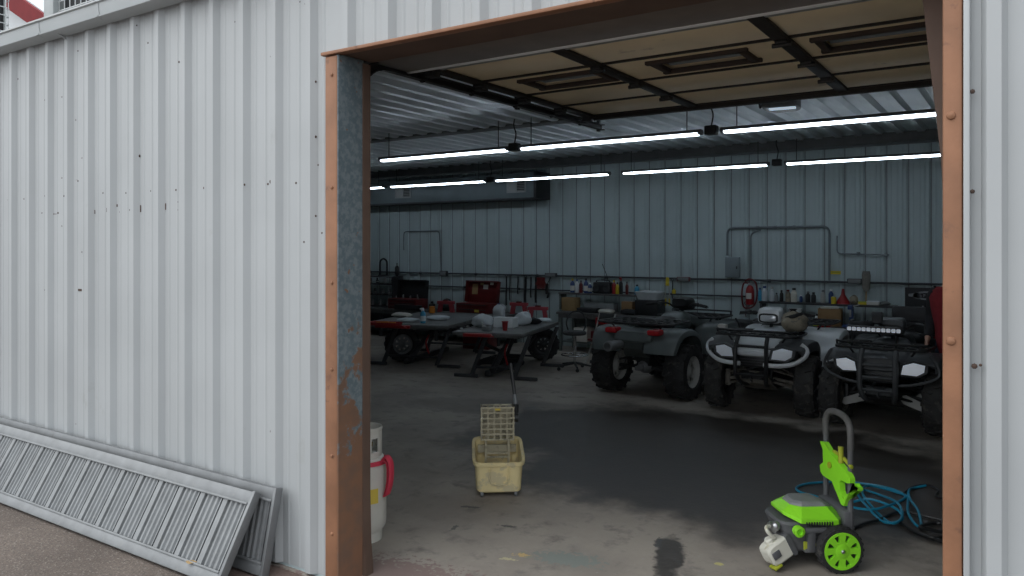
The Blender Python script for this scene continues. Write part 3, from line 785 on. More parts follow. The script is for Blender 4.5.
    # fenders
    def fender(prof, xi, xo, lip, s):
        mb = MB(); rings = []
        for i, (y, z) in enumerate(prof):
            a, b_ = prof[max(0, i-1)], prof[min(len(prof)-1, i+1)]
            ty, tz = b_[0]-a[0], b_[1]-a[1]; l = math.hypot(ty, tz) or 1; ny, nz = tz/l, -ty/l      # inward normal
            if nz > 0 and True: pass
            e = math.sin(PI*i/(len(prof)-1)); wo = xo-(1-e)*.05
            q = lambda x, d: (s*x, y+ny*d, z+nz*d)
            rings.append([q(xi, 0), q(xi+(wo-xi)*.5, -.012), q(wo-.05, -.010), q(wo-.012, .004), q(wo, .03), q(wo, lip), q(wo-.012, lip), q(wo-.014, .034), q(wo-.055, .006), q(xi+(wo-xi)*.5, .004), q(xi, .016)])
        mb.loft(rings); return mb
    ff = sp([(0, -.955, .705), (0, -.90, .735), (0, -.80, .765), (0, -.62, .775), (0, -.45, .755), (0, -.33, .68), (0, -.26, .55), (0, -.235, .40)], 3)
    ff = [(p.y, p.z) for p in ff]
    rf = [(p.y, p.z) for p in sp([(0, .22, .40), (0, .26, .52), (0, .34, .66), (0, .48, .755), (0, .66, .785), (0, .84, .77), (0, .95, .70), (0, 1.0, .60), (0, 1.01, .53)], 3)]
    for s in (-1, 1):
        # outward side of the profile must look up: prof runs front to back, inward normal = down
        mb = fender(ff, .15, .535, .095, s); mb.build('front_fender', c['fender'], t)
        mb = fender(rf, .15, .57, .06, s); mb.build('rear_fender', c['rear'], t)
        mb = MB(); mb.box((s*.375, .0, .335), (.34, .52, .03), ch=.012)
        for k in range(6): mb.box((s*.375, -.2+.08*k, .355), (.26, .02, .02), ch=.005)
        mb.box((s*.56, 0, .35), (.03, .5, .05), ch=.012); mb.build('footwell', 'black', t)
        # headlight
        mb = MB(); 
        P0 = [(.18, .60), (.335, .59), (.405, .635), (.415, .71), (.30, .735), (.20, .70)]
        yy = lambda x: -1.005+.22*max(0, x-.12)
        def lring(sc2, dy):
            cx, cz = .295, .662
            return [(s*(cx+(x-cx)*sc2), yy(cx+(x-cx)*sc2)+dy, cz+(z-cz)*sc2) for x, z in P0]
        mb.loft([lring(1.12, .09), lring(1.14, .0), lring(1.08, -.018), lring(.96, -.012)]); hb = mb.build('headlight_housing', c['lamp_ring'], t)
        mb = MB(); mb.loft([lring(.84, -.004), lring(.84, -.020), lring(.66, -.026), lring(.3, -.024)]); mb.build('headlight', c.get('lamp', 'lens'), hb)
        if g('trim'):
            mb = MB(); mb.tube(sp([(s*.12, -1.015, .545), (s*.27, -.995, .545), (s*.40, -.955, .57), (s*.50, -.90, .64), (s*.515, -.87, .71), (s*.46, -.88, .765)], 5), .018, 8, flat=1.3); mb.build('headlight_band', c['trim'], t)
    # tail
    mb = MB(); mb.loft([sring(0, y, z, hx, hz, 4, 18) for y, z, hx, hz in ((.50, .70, .14, .06), (.62, .70, .20, .08), (.88, .71, .23, .075), (.99, .70, .24, .06), (1.01, .69, .21, .03))]); mb.build('tail_panel', c['rear'], t)
    mb = MB(); mb.loft([[(-hx, y, z0), (hx, y, z0), (hx, y, z1), (-hx, y, z1)] for y, hx, z0, z1 in ((.86, .16, .46, .63), (.93, .14, .50, .64), (.985, .12, .57, .65))]); mb.build('mud_flap', c['rear2'], t)
    for s in (-1, 1):
        mb = MB(); mb.loft([sring(s*.27, y, .765, hx, hz, 5) for y, hx, hz in ((.90, .075, .034), (1.0, .075, .034), (1.02, .068, .028), (1.025, .05, .02))]); mb.build('tail_light', 'red_lens', t)
    # muffler
    mb = MB(); mb.M = Matrix.Translation((-.09, .26, .06)); mb.lathe([(.03, .20), (.04, .24), (.052, .30), (.054, .64), (.058, .66), (.058, .73), (.042, .735), (.036, .70), (.03, .60)], 18, (.25, .28, .55), 'Y'); mb.tube(sp([(.1, -.05, .6), (.2, .1, .6), (.25, .34, .55), (.25, .5, .55)], 4), .022, 8); mb.build('muffler', c.get('muffler', 'alu_dull'), t)
    # racks
    def rack(y0, y1, z, hx, bars, name):
        mb = MB(); ym = (y0+y1)/2
        loop = sp([(-hx, y0+.08, z), (-hx+.08, y0, z), (0, y0-.015, z), (hx-.08, y0, z), (hx, y0+.08, z), (hx, y1-.08, z), (hx-.08, y1, z), (0, y1+.015, z), (-hx+.08, y1, z), (-hx, y1-.08, z)], 4, True)
        mb.tube(loop, .0125, 8, True)
        mb.tube([p+Vector((0, 0, .05)) for p in sp([(-hx, y0+.1, z), (-hx+.06, y0+.01, z), (0, y0-.01, z), (hx-.06, y0+.01, z), (hx, y0+.1, z)], 4)], .011, 8) if name == 'front_rack' else None
        for k in range(bars):
            x = -hx+2*hx*(k+1)/(bars+1); mb.tube([(x, y0, z-.006), (x, y1, z-.006)], .009, 6)
        for q in (.33, .66): mb.tube([(-hx, y0+(y1-y0)*q, z), (hx, y0+(y1-y0)*q, z)], .010, 6)
        for s in (-1, 1):
            for q in (.2, .8): mb.tube([(s*hx*.75, y0+(y1-y0)*q, z), (s*hx*.55, y0+(y1-y0)*q+(.03 if q < .5 else -.03), z-.13)], .011, 6)
            if name == 'front_rack':
                for q in (0.,): mb.tube([(s*hx, y0+.1, z), (s*hx, y0+.1, z+.05)], .010, 6)
        mb.build(name, 'black', t)
    rack(-.97, -.40, .835, .41, 7, 'front_rack'); rack(.42, 1.02, .86, .45, 7, 'rear_rack')
    # brush guard
    mb = MB()
    for s in (-1, 1):
        mb.tube(sp([(s*.10, -.78, .30), (s*.13, -.95, .34), (s*.155, -1.04, .44), (s*.16, -1.05, .60), (s*.155, -1.03, .74), (s*.15, -.97, .825)], 5), c.get('guard_r', .019), 8, flat=1.)
        if g('wing_guard'):
            mb.tube(sp([(s*.155, -1.045, .50), (s*.34, -1.02, .53), (s*.50, -.95, .60), (s*.50, -.94, .70), (s*.44, -.95, .80)], 5), .013, 7)
    for z in c.get('cross', (.44, .73)): mb.tube([(-.155, -1.04, z), (.155, -1.04, z)], .015, 8)
    mb.build('brush_guard', c['guard'], t)
    # winch
    mb = MB(); mb.lathe([(.045, -.12), (.045, -.06), (.028, -.055), (.028, .055), (.045, .06), (.045, .12)], 14, (0, -.93, .42), 'X'); mb.box((0, -.985, .42), (.20, .02, .06), ch=.006); mb.tube([(0, -.98, .42), (0, -1.03, .41), (0, -1.05, .39), (0.01, -1.03, .37)], .008, 6); mb.build('winch', c.get('winch', 'black'), t)
    # steering
    mb = MB(); mb.tube([(0, -.50, .55), (0, -.30, .93)], .02, 8)
    mb.tube(sp([(-.40, -.12, .995), (-.26, -.17, 1.01), (-.16, -.23, 1.01), (-.08, -.28, .95), (0, -.29, .935), (.08, -.28, .95), (.16, -.23, 1.01), (.26, -.17, 1.01), (.40, -.12, .995)], 5), .012, 8)
    hb = mb.build('handlebar', 'black', t)
    for s in (-1, 1):
        mb = MB(); mb.tube([(s*.28, -.165, 1.01), (s*.41, -.115, .994)], .019, 10); mb.lathe([(.026, 0), (.026, .008)], 12, (s*.28, -.165, 1.01), 'X'); mb.build('grip', 'rubber', hb)
        mb = MB(); mb.tube(sp([(s*.24, -.19, 1.01), (s*.27, -.235, 1.0), (s*.40, -.19, .985)], 4), .006, 6); mb.box((s*.23, -.175, 1.01), (.05, .05, .045), ch=.01)
        if g('hand_guard'): mb.tube(sp([(s*.20, -.24, .99), (s*.33, -.30, .98), (s*.44, -.20, .98), (s*.43, -.11, .99)], 4), .02, 7, flat=2.5)
        mb.build('lever', 'black', hb)
    mb = MB(); mb.loft([sring(0, y, z, hx, hz, 5, 20) for y, z, hx, hz in ((-.44, .99, .09, .05), (-.43, .995, .115, .075), (-.38, 1.0, .125, .085), (-.26, 1.02, .115, .07), (-.20, 1.03, .09, .045))]); pod = mb.build('headlight_pod', c['pod'], t)
    mb = MB(); mb.loft([sring(0, y, .975, hx, hz, 4, 16) for y, hx, hz in ((-.425, .108, .055), (-.444, .104, .052), (-.444, .086, .036), (-.43, .084, .034))]); mb.build('pod_bezel', 'black', pod)
    mb = MB(); mb.loft([sring(0, y, .975, hx, hz, 4, 14) for y, hx, hz in ((-.43, .085, .036), (-.449, .08, .032), (-.455, .05, .02))]); mb.build('pod_light', c.get('pod_lens', 'lens'), pod)
    return t
Q = dict(tire='tire_dusty', rim='dark_steel', arm='muddy', skid='muddy', hood='silver_white', grille='black', grille_bar='dark_steel', nose='silver_white', tank='grey_plastic', side='grey_plastic', fender='grey_plastic', rear='silver_white', rear2='grey_plastic',
         lamp_ring='grey_plastic', trim='silver_white', guard='black', guard_r=.021, pod='silver_white', steer=R(3), wing_guard=False, muffler='alu_dull', lamp='lens_dim')
qw = quad('white quad with dusty tyres and a bag on its front rack', (-2.66, 6.93, 0), R(-1), 1.12, Q)
K = dict(Q, tire='tire_dusty', rim='muddy', arm='black', skid='black', hood='grey_plastic', grille='black', grille_bar='grey_plastic', nose='grey_plastic', tank='black', side='black', fender='grey_plastic', rear='black', rear2='black', lamp_ring='black', trim=None,
         guard='grey_plastic', guard_r=.026, pod='grey_plastic', pod_lens='black', wing_guard=True, cross=(.44, .56, .68), steer=R(-4), hand_guard=True, winch='grey_plastic', lamp='lens_lit')
qb = quad('black quad with an LED light bar beside the person', (-1.26, 6.705, 0), R(-3), 1.08, K)
# light bar, arm guards and cargo box of the black quad
mb = MB(); mb.box((-.08, -.80, 1.0), (.50, .06, .065), ch=.012); mb.tube([(-.28, -.80, .83), (-.28, -.80, .98)], .012, 6); mb.tube([(.12, -.80, .83), (.12, -.80, .98)], .012, 6); lb = mb.build('light_bar', 'black', qb)
mb = MB()
for k in range(11): mb.loft([sring(-.305+.045*k, y, 1.0, hx, hx, 4, 8) for y, hx in ((-.828, .020), (-.838, .019), (-.832, .008))])
mb.build('led_lens', 'lens_lit', lb)
for s in (-1, 1):
    mb = MB(); mb.prism([(.13, .355), (.20, .375), (.40, .285), (.415, .235), (.38, .215), (.14, .30)], .012, frame((0, -.80, 0), (s, .12, 0), (0, .25, 1))); mb.build('arm_guard', 'guard_grey', qb)
mb = MB(); mb.loft([hring(0, .74, z, hx, hy, 5, 20) for z, hx, hy in ((.88, .30, .18), (.89, .32, .20), (.955, .32, .20), (.96, .33, .21), (.975, .33, .21), (.985, .30, .17))]); cb = mb.build('cargo_box', 'black', qb)
mb = MB(); mb.box((0, .62, 1.05), (.36, .09, .19), rot=(R(-8), 0, 0), ch=.03); mb.build('backrest', 'vinyl', cb)
for s in (-1, 1):
    mb = MB(); mb.box((s*.2, .53, .96), (.05, .02, .06), ch=.006); mb.build('latch', 'grey_plastic', cb)
mb = MB(); mb.box((-.10, -.56, 1.10), (.10, .02, .12), rot=(R(-20), 0, R(8)), ch=.01); mb.tube([(-.1, -.54, 1.04), (-.05, -.4, 1.0)], .008, 6); mb.build('windscreen', 'black', qb)
S = dict(Q, lamp='lens', tire='rubber', rim='guard_grey', arm='dark_steel', skid='black', hood='slate', nose='slate', tank='slate', side='slate_dark', fender='slate', rear='slate', rear2='slate_dark', lamp_ring='black', trim=None, guard='black', pod='black', steer=0, wing_guard=True, muffler='mid_grey')
qs = quad('dark slate quad seen from behind with two red tail lights', (-4.21, 7.16, 0), R(180-4), 1.14, S)
for s in (-1, 1):
    mb = MB(); mb.loft([sring(s*.52, y, .745, hx, hz, 5) for y, hx, hz in ((-.38, .05, .03), (-.35, .055, .035), (-.30, .05, .03))]); mb.build('marker_light', 'paper', qs)
# beige bag slumped on the white quad's front rack
def lump(name, label, cat, loc, rad, m, seed=0, rz=0, amp=.18, group=None, e=2.4):
    rnd = random.Random(seed); ph = [rnd.uniform(0, 6.28) for _ in range(6)]
    t = thing(name, label, cat, loc, rz, group)
    rings = []
    for i in range(13):
        q = i/12; a = PI*max(.002, min(.998, q)); ring = []
        for j in range(20):
            b_ = 2*PI*j/20; ca, sa = math.cos(b_), math.sin(b_)
            k = 1+amp*(math.sin(3*b_+ph[0]+2*q)*.45+math.sin(5*b_+ph[1]-4*q)*.3+math.sin(2*b_+7*q+ph[2])*.4+rnd.uniform(-.35, .35))
            s_ = abs(math.sin(a))**(2/e)
            zz = -math.copysign(abs(math.cos(a))**(2/e), math.cos(a))
            ring.append((rad[0]*k*s_*math.copysign(abs(ca)**(2/e), ca), rad[1]*k*s_*math.copysign(abs(sa)**(2/e), sa), rad[2]*(1+(zz*(1+amp*.8*math.sin(b_*2+ph[3])) if zz > 0 else zz))))
        rings.append(ring)
    mb = MB(); mb.loft(rings); mb.build('body', m, t, ang=60)
    return t
def onquad(q, p): return tuple(q.matrix_basis @ Vector(p))
b1 = lump('bag', 'beige crumpled bag lying on the front rack of the white quad', 'bag', onquad(qw, (.30, -.55, .853)), (.15, .20, .115), 'tan_cloth', 3, R(20), .22)
mb = MB(); mb.tube(sp([(-.1, -.12, .17), (-.02, -.16, .20), (.08, -.1, .22), (.12, .02, .19)], 5), .014, 7, flat=1.6); mb.build('strap', 'cloth_black', b1)
mb = MB(); mb.lathe([(.05, .19), (.055, .22), (.03, .25), (.05, .27)], 14, (.0, .06, 0)); mb.build('tied_neck', 'cloth_black', b1)

# ------------------------------------------------------------------ pressure washer
t = thing('pressure_washer', 'green and grey pressure washer with a bright green spoked wheel standing by the right jamb', 'pressure washer', (-1.085, 1.95, 0), math.atan2(-.62, -.785))
wr, wx = .138, .0
for s in (-1, 1):
    mb = MB(); mb.ring_lathe([(wr*.80, -.035), (wr*.95, -.035), (wr, -.022), (wr, .022), (wr*.95, .035), (wr*.80, .035)], 36, axis='Y')
    for k in range(24):
        mb.M = Matrix.Rotation(2*PI*k/24, 4, 'Y'); mb.box((0, 0, wr-.001), (.016, .06, .007), ch=.002)
    mb.M = Matrix()
    wo = mb.build('wheel', 'rubber', t, (wx, s*.205, wr))
    mb = MB(); mb.ring_lathe([(wr*.70, s*.012), (wr*.70, s*.040), (wr*.81, s*.040), (wr*.81, s*.012)], 36, axis='Y')
    mb.lathe([(wr*.34, s*.012), (wr*.34, s*.038), (wr*.28, s*.042)], 20, axis='Y')
    for k in range(8):
        mb.M = Matrix.Rotation(2*PI*k/8, 4, 'Y')
        mb.prism([(-.020, wr*.30), (.020, wr*.30), (.017, wr*.5), (.023, wr*.72), (-.023, wr*.72), (-.017, wr*.5)], .026, frame((0, s*.026, 0), (1, 0, 0), (0, 0, 1)))
    mb.M = Matrix()
    ro = mb.build('rim', 'green', wo)
    mb = MB(); mb.lathe([(wr*.79, s*.008), (wr*.79, s*.020)], 30, axis='Y'); mb.build('rim_back', 'black', wo)
    mb = MB(); mb.lathe([(.012, s*.036), (.012, s*.047), (.006, s*.052)], 10, axis='Y'); mb.build('axle_nut', 'steel', wo)
mb = MB(); mb.tube([(0, -.23, wr), (0, .23, wr)], .012, 8); mb.build('axle', 'steel', t)
# body block
mb = MB()
mb.loft([hring(x, 0, z, hx, hy, 5, 20) for x, z, hx, hy in ((.16, .10, .15, .12), (.16, .115, .17, .14), (.17, .20, .18, .15), (.18, .27, .20, .16), (.18, .285, .19, .15))])
for y in (.15,):
    for x in (.04, .12, .20): mb.box((x, y+.012, .185), (.05, .05, .15), ch=.012)
    mb.box((.12, y+.010, .245), (.25, .06, .035), ch=.012); mb.box((.12, y+.0, .12), (.24, .05, .03), ch=.01)
mb.build('motor_housing', 'washer_grey', t)
mb = MB(); mb.box((.02, 0, .17), (.16, .34, .06), ch=.02); mb.box((-.04, 0, .24), (.07, .34, .22), ch=.015); mb.box((.36, 0, .045), (.05, .22, .09), ch=.012); mb.box((.30, 0, .10), (.20, .16, .05), ch=.015); mb.build('chassis', 'washer_grey', t)
# green shell: faceted shield
mb = MB()
def shell(x0, x1, hy, z, cut=.06): return [(x0, hy*.35, z), (x0+cut, hy, z), (x1-cut*.8, hy, z), (x1, hy*.55, z), (x1, -hy*.55, z), (x1-cut*.8, -hy, z), (x0+cut, -hy, z), (x0, -hy*.35, z)]
kx = lambda P: [(x*.88-.004, y, z) for x, y, z in P]
lo = [(-.035, .10, .262), (.045, .185, .272), (.31, .185, .290), (.39, .09, .315), (.39, -.09, .315), (.31, -.185, .290), (.045, -.185, .272), (-.035, -.10, .262)]
mid = [(-.03, .10, .29), (.045, .188, .305), (.31, .188, .318), (.395, .085, .335), (.395, -.085, .335), (.31, -.188, .318), (.045, -.188, .305), (-.03, -.10, .29)]
up = [(.02, .07, .345), (.09, .115, .365), (.27, .115, .367), (.33, .06, .365), (.33, -.06, .365), (.27, -.115, .367), (.09, -.115, .365), (.02, -.07, .345)]
lo, mid, up = kx(lo), kx(mid), kx(up); mb.loft([lo, mid, up]); sh = mb.build('top_shell', 'green', t, ang=20)
mb = MB(); sc3 = lambda P, k, dz: [((x-.175)*k+.175, y*k, z+dz) for x, y, z in P]
mb.loft([sc3(up, .98, -.004), sc3(up, .90, .012), sc3(up, .72, .022)]); mb.build('top_inset', 'washer_light', sh, ang=20)
mb = MB()
for k in range(11): mb.box((.075+.016*k, .186, .287), (.008, .012, .022), ch=.002)
mb.build('vent_slots', 'black', sh)
# pump outlet, knob
mb = MB(); mb.tube([(.32, .02, .235), (.41, .05, .235)], .022, 10); mb.tube([(.37, .05, .24), (.41, .12, .23)], .016, 8); mb.ball((.39, .10, .25), .03, 10, 6); mb.build('pump_fitting', 'steel', t)
mb = MB(); mb.ring_lathe([(.018, .165), (.032, .165), (.034, .20), (.020, .205)], 16, (.285, 0, .245), 'Y'); mb.lathe([(.019, .16), (.019, .19)], 12, (.285, 0, .245), 'Y'); mb.build('outlet_collar', 'green', t)
mb = MB(); mb.tube(sp([(.39, .10, .25), (.42, .12, .25), (.41, .14, .22), (.37, .13, .19)], 5), .011, 7); mb.build('supply_hose', 'cream', t)
mb = MB(); mb.box((.20, .165, .15), (.09, .012, .05), ch=.004); mb.build('warning_label', 'lime_dark', t)
# white nose tank with dark trim, tilted in front
mb = MB(); mb.M = Matrix.Translation((.345, .115, .115)) @ Euler((R(8), R(26), R(14))).to_matrix().to_4x4() @ Matrix.Scale(.80, 4)
mb.loft([sring(0, y, 0, hx, hz, 4.5, 20) for y, hx, hz in ((-.07, .10, .065), (-.055, .115, .08), (.055, .115, .08), (.07, .10, .065))])
nt_ = mb.build('detergent_tank', 'cream', t)
m0 = mb.M
mb = MB(); mb.M = m0
mb.loft([sring(-.085, y, 0, hx, hz, 4.5, 20) for y, hx, hz in ((-.074, .022, .082), (-.06, .024, .086), (.06, .024, .086), (.074, .022, .082))]); mb.box((.06, .073, .005), (.07, .012, .055), ch=.012); mb.build('tank_trim', 'washer_grey', nt_)
mb = MB(); mb.M = m0
mb.box((.09, .03, -.082), (.07, .09, .016), ch=.004); mb.build('tank_foot', 'lime_dark', nt_)
mb = MB(); mb.M = m0; mb.lathe([(.035, .07), (.038, .10), (.03, .112)], 14, (.03, 0, 0)); mb.build('tank_cap', 'cream', nt_)
# handle
for s in (-1, 1):
    mb = MB(); mb.tube([(-.055, s*.155, .13), (-.055, s*.155, .80)], .017, 10); mb.lathe([(.024, .0), (.024, .12)], 12, (-.055, s*.155, .13)); mb.build('handle_tube', 'washer_grey', t)
mb = MB(); mb.tube(sp([(-.055, -.155, .74), (-.055, -.155, .84), (-.06, -.12, .895), (-.065, -.05, .91), (-.065, .05, .905), (-.06, .12, .88), (-.055, .155, .83), (-.055, .157, .72)], 6), .0205, 12); mb.build('handle_grip', 'handle_grey', t)
# green holder plate between the tubes
fr = frame((-.035, .025, -.01), (0, 1, 0), (0, 0, 1))
mb = MB(); mb.prism([(-.19, .705), (-.135, .712), (-.06, .672), (.17, .59), (.19, .575), (.19, .545), (.155, .535), (.09, .535), (.07, .515), (.075, .465), (.115, .425), (.16, .47), (.25, .53), (.275, .525), (.285, .545), (.245, .545), (.24, .56), (.225, .555), (.145, .435), (.12, .385), (.085, .385), (-.03, .49), (-.15, .495), (-.18, .51), (-.19, .55), (-.145, .58), (-.15, .66)], .034, fr)
hp = mb.build('wand_holder', 'green', t)
mb = MB(); mb.tube([(-.035, .08, .62), (-.035, .075, .72)], .016, 10); mb.build('holder_post', 'lime_dark', hp)
mb = MB(); mb.lathe([(.02, 0), (.02, .008)], 14, (-.014, -.02, .58), 'X'); mb.tube(sp([(-.05, -.04, .66), (-.05, .06, .655), (-.05, .18, .62)], 4), .012, 7); mb.build('badge', 'lime_dark', hp)

for ch in t.children:
    if not ch.name.startswith(('wheel', 'axle', 'detergent_tank', 'supply_hose')): ch.location.x -= .04

# ------------------------------------------------------------------ hoses on the floor
def hose(pts, r, m, lab, name='garden_hose'):
    t = thing(name, lab, 'hose', (0, 0, 0)); mb = MB(); mb.tube(sp(pts, 7), r, 7); mb.build('tube', m, t); return t
def gp(u, v, z=.012):
    rr = (u-512)/778; q = 778*(z-1.95)/(248-v); k = q
    return (k*(rr*cA-sA), k*(rr*sA+cA)-3.2, z)
pz = [(835,506),(818,497),(800,492),(797,487),(812,483),(845,482),(880,486),(900,492),(906,497)]
pts = [gp(u, v) for u, v in pz]
coil = [(905,495),(880,489),(866,489),(863,499),(880,515),(893,525),(902,520),(898,508),(880,495),(862,491),(858,497),(866,510),(884,522),(902,521),(896,512),(870,504),(850,503),(846,507),(870,513),(890,510),(902,500),(908,498),(908,515),(915,529),(921,526),(918,512),(910,502),(909,495),(914,488),(926,487)]
rnd = random.Random(4)
cp = []
for i, (u, v) in enumerate(coil):
    p = gp(u, v); cp.append((p[0], p[1], .012+.012*(i % 4)))
hose(pts+cp, .0095, 'blue_hose', 'thin blue hose in loose coils on the floor by the right jamb', 'air_hose')
bz = [(846,532),(862,524),(880,519),(893,513),(905,512),(925,516),(950,522)]
hose([gp(u, v, .014) for u, v in bz], .010, 'black', 'black cable running from the washer wheel towards the right jamb', 'cable')
bz = [(900,522),(918,533),(935,538),(950,534),(932,530),(920,527),(935,523),(950,528),(946,541),(925,536)]
hose([gp(u, v, .014+.01*(i % 3)) for i, (u, v) in enumerate(bz)], .012, 'black', 'thick black hose loops on the floor at the foot of the right jamb', 'hose')
bz = [(903,494),(912,487),(928,485),(938,490),(936,496),(950,500),(962,498)]
hose([gp(u, v, .014) for u, v in bz], .008, 'black', 'thin black cord behind the blue hose at the right', 'cord')

# ------------------------------------------------------------------ mop bucket with wringer
ang = math.atan2(.22, .29)
t = thing('mop_bucket', 'dirty yellow mop bucket on castors with a side press wringer', 'mop bucket', (-3.585, 1.97, 0), ang, None, 1.06)
mb = MB()
def rr_(z, hx, hy, e=7, n=24, dy=0): return hring(0, dy, z, hx, hy, e, n)
rise = lambda ring, k=.085: [(x, y, z+k*max(0, (y+.20)/.44)) for x, y, z in ring]
outer = [rr_(.035, .158, .19), rr_(.045, .168, .20), rr_(.20, .178, .215), rise(rr_(.232, .182, .222)), rise(rr_(.237, .194, .234)), rise(rr_(.262, .198, .238)), rise(rr_(.266, .194, .234))]
inner = [rise(rr_(.260, .174, .214)), rr_(.20, .168, .206), rr_(.08, .150, .188), rr_(.075, .12, .16)]
mb.loft(outer+inner); bk = mb.build('bucket', 'bucket_yellow', t)
mb = MB(); fr = frame((0, -.205, 0), (1, 0, 0), (0, 0, 1))
mb.tube([(x, -.212-.02*(z-.09)/.2, z) for x, z in [(-.07, .22), (-.072, .14), (-.055, .105), (0, .095), (.055, .105), (.072, .14), (.07, .22)]], .008, 8); mb.build('embossed_panel', 'bucket_yellow', bk)
for sx_ in (-1, 1):
    for sy in (-1, 1):
        mb = MB(); mb.lathe([(.024, -.011), (.026, 0), (.024, .011)], 14, (sx_*.125, sy*.165, .026), 'X'); mb.box((sx_*.125, sy*.165, .05), (.035, .03, .03), ch=.006); mb.build('castor', 'mid_grey', t)
# wringer: open grid cage
mb = MB()
x0, x1, z0, z1, yf, yb = -.122, .122, .365, .61, .06, .17
for k in range(6):
    x = x0+(x1-x0)*k/5
    mb.box((x, yf, (z0+z1)/2), (.013, .014, z1-z0)); mb.box((x, yb, (z0+z1)/2), (.013, .014, z1-z0))
    mb.box((x, (yf+yb)/2, z1), (.011, yb-yf, .012)) if k in (0, 5) else None
for k in range(7):
    z = z0+(z1-z0)*k/6
    mb.box((0, yf-.002, z), (x1-x0+.016, .016, .012)); mb.box((0, yb, z), (x1-x0+.016, .016, .012))
    for x in (x0, x1): mb.box((x, (yf+yb)/2, z), (.014, yb-yf, .012))
wg = mb.build('wringer_cage', 'wringer_beige', t)
mb = MB(); mb.box((0, .115, .485), (.22, .012, .22), ch=.003); mb.build('press_plate', 'wringer_beige', wg)
mb = MB(); mb.box((0, yf-.012, z1-.012), (.04, .008, .016)); mb.build('label', 'bucket_bright', wg)
mb = MB()
for s in (-1, 1): mb.box((s*.088, .10, .30), (.016, .016, .24)); mb.box((s*.088, .16, .28), (.016, .016, .28))
for z in (.22, .25, .36): mb.box((0, .10, z), (.18, .014, .014))
mb.box((0, .165, .27), (.30, .012, .06)); mb.build('wringer_legs', 'wringer_beige', t)
mb = MB(); mb.tube([(.145, .12, .54), (.147, .13, .62)], .021, 10); mb.tube([(.147, .13, .61), (.112, .25, .92)], .0145, 9); mb.lathe([(.035, 0), (.035, .03)], 14, (.132, .12, .52), 'X'); hd = mb.build('wringer_handle', 'black', t)
mb = MB(); mb.tube([(.1465, .135, .62), (.138, .16, .69)], .017, 9); mb.build('handle_sleeve', 'alu', hd)

# ------------------------------------------------------------------ gas cylinder behind the left jamb
t = thing('gas_cylinder', 'dirty white gas cylinder with a red strap behind the left jamb', 'gas cylinder', (-3.73, .60, 0), R(30), None, .96)
r = .155
mb = MB(); mb.lathe([(r*.3, .055), (r*.8, .06), (r*.97, .10), (r, .14), (r, .50), (r*.985, .53), (r*.88, .575), (r*.62, .60), (r*.3, .612)], 32); tb = mb.build('tank', 'cyl_white', t)
mb = MB(); mb.ring_lathe([(r*.76, 0), (r*.80, 0), (r*.82, .07), (r*.78, .07)], 28); mb.build('foot_ring', 'cyl_white', t)
mb = MB()
for k in range(28):
    a, b_ = 2*PI*k/28, 2*PI*(k+1)/28
    gap = (k % 7) in (3, 4)
    za, zb = .575, .77
    segs = [(za, .62), (.715, zb)] if gap else [(za, zb)]
    for (q0, q1) in segs:
        R1, R0 = r*.80, r*.765
        mb.loft([[(R1*math.cos(x), R1*math.sin(x), z) for x, z in ((a, q0), (b_, q0), (b_, q1), (a, q1))], [(R0*math.cos(x), R0*math.sin(x), z) for x, z in ((a, q0), (b_, q0), (b_, q1), (a, q1))]])
mb.ring_lathe([(r*.75, .765), (r*.82, .765), (r*.83, .775), (r*.80, .785), (r*.75, .78)], 28); mb.build('collar', 'cyl_white', t)
mb = MB(); mb.lathe([(.03, .61), (.03, .66), (.02, .67), (.02, .70), (.035, .705), (.035, .72)], 14); mb.tube([(0, 0, .66), (.06, 0, .66)], .016, 8); mb.build('valve', 'brass', t)
mb = MB(); mb.box((.10, -.118, .33), (.06, .006, .10), rot=(0, 0, R(40))); mb.build('hazard_label', 'bucket_bright', tb)
t = thing('tie_strap', 'red strap tied around the collar of the gas cylinder with hanging ends', 'strap', (-3.73, .60, 0), 0, None, .96)
mb = MB(); mb.ring_lathe([(r+.003, .535), (r+.009, .535), (r*.955+.006, .562), (r*.955, .562)], 30); mb.build('band', 'strap_red', t)
mb = MB(); d0 = Vector((.93, .12, 0)).normalized(); sd = Vector((-d0.y, d0.x, 0))
path = sp([d0*.155+Vector((0, 0, .55)), d0*.19+Vector((0, 0, .595)), d0*.225+Vector((0, 0, .56)), d0*.232+Vector((0, 0, .48)), d0*.222+Vector((0, 0, .40)), d0*.20+Vector((0, 0, .335))], 5)
mb.tube(path, .030, 10, flat=.3); mb.tube([p+d0*-.03+sd*.012-Vector((0, 0, .02)) for p in path[6:]], .026, 10, flat=.3); mb.build('hanging_end', 'strap_red', t)
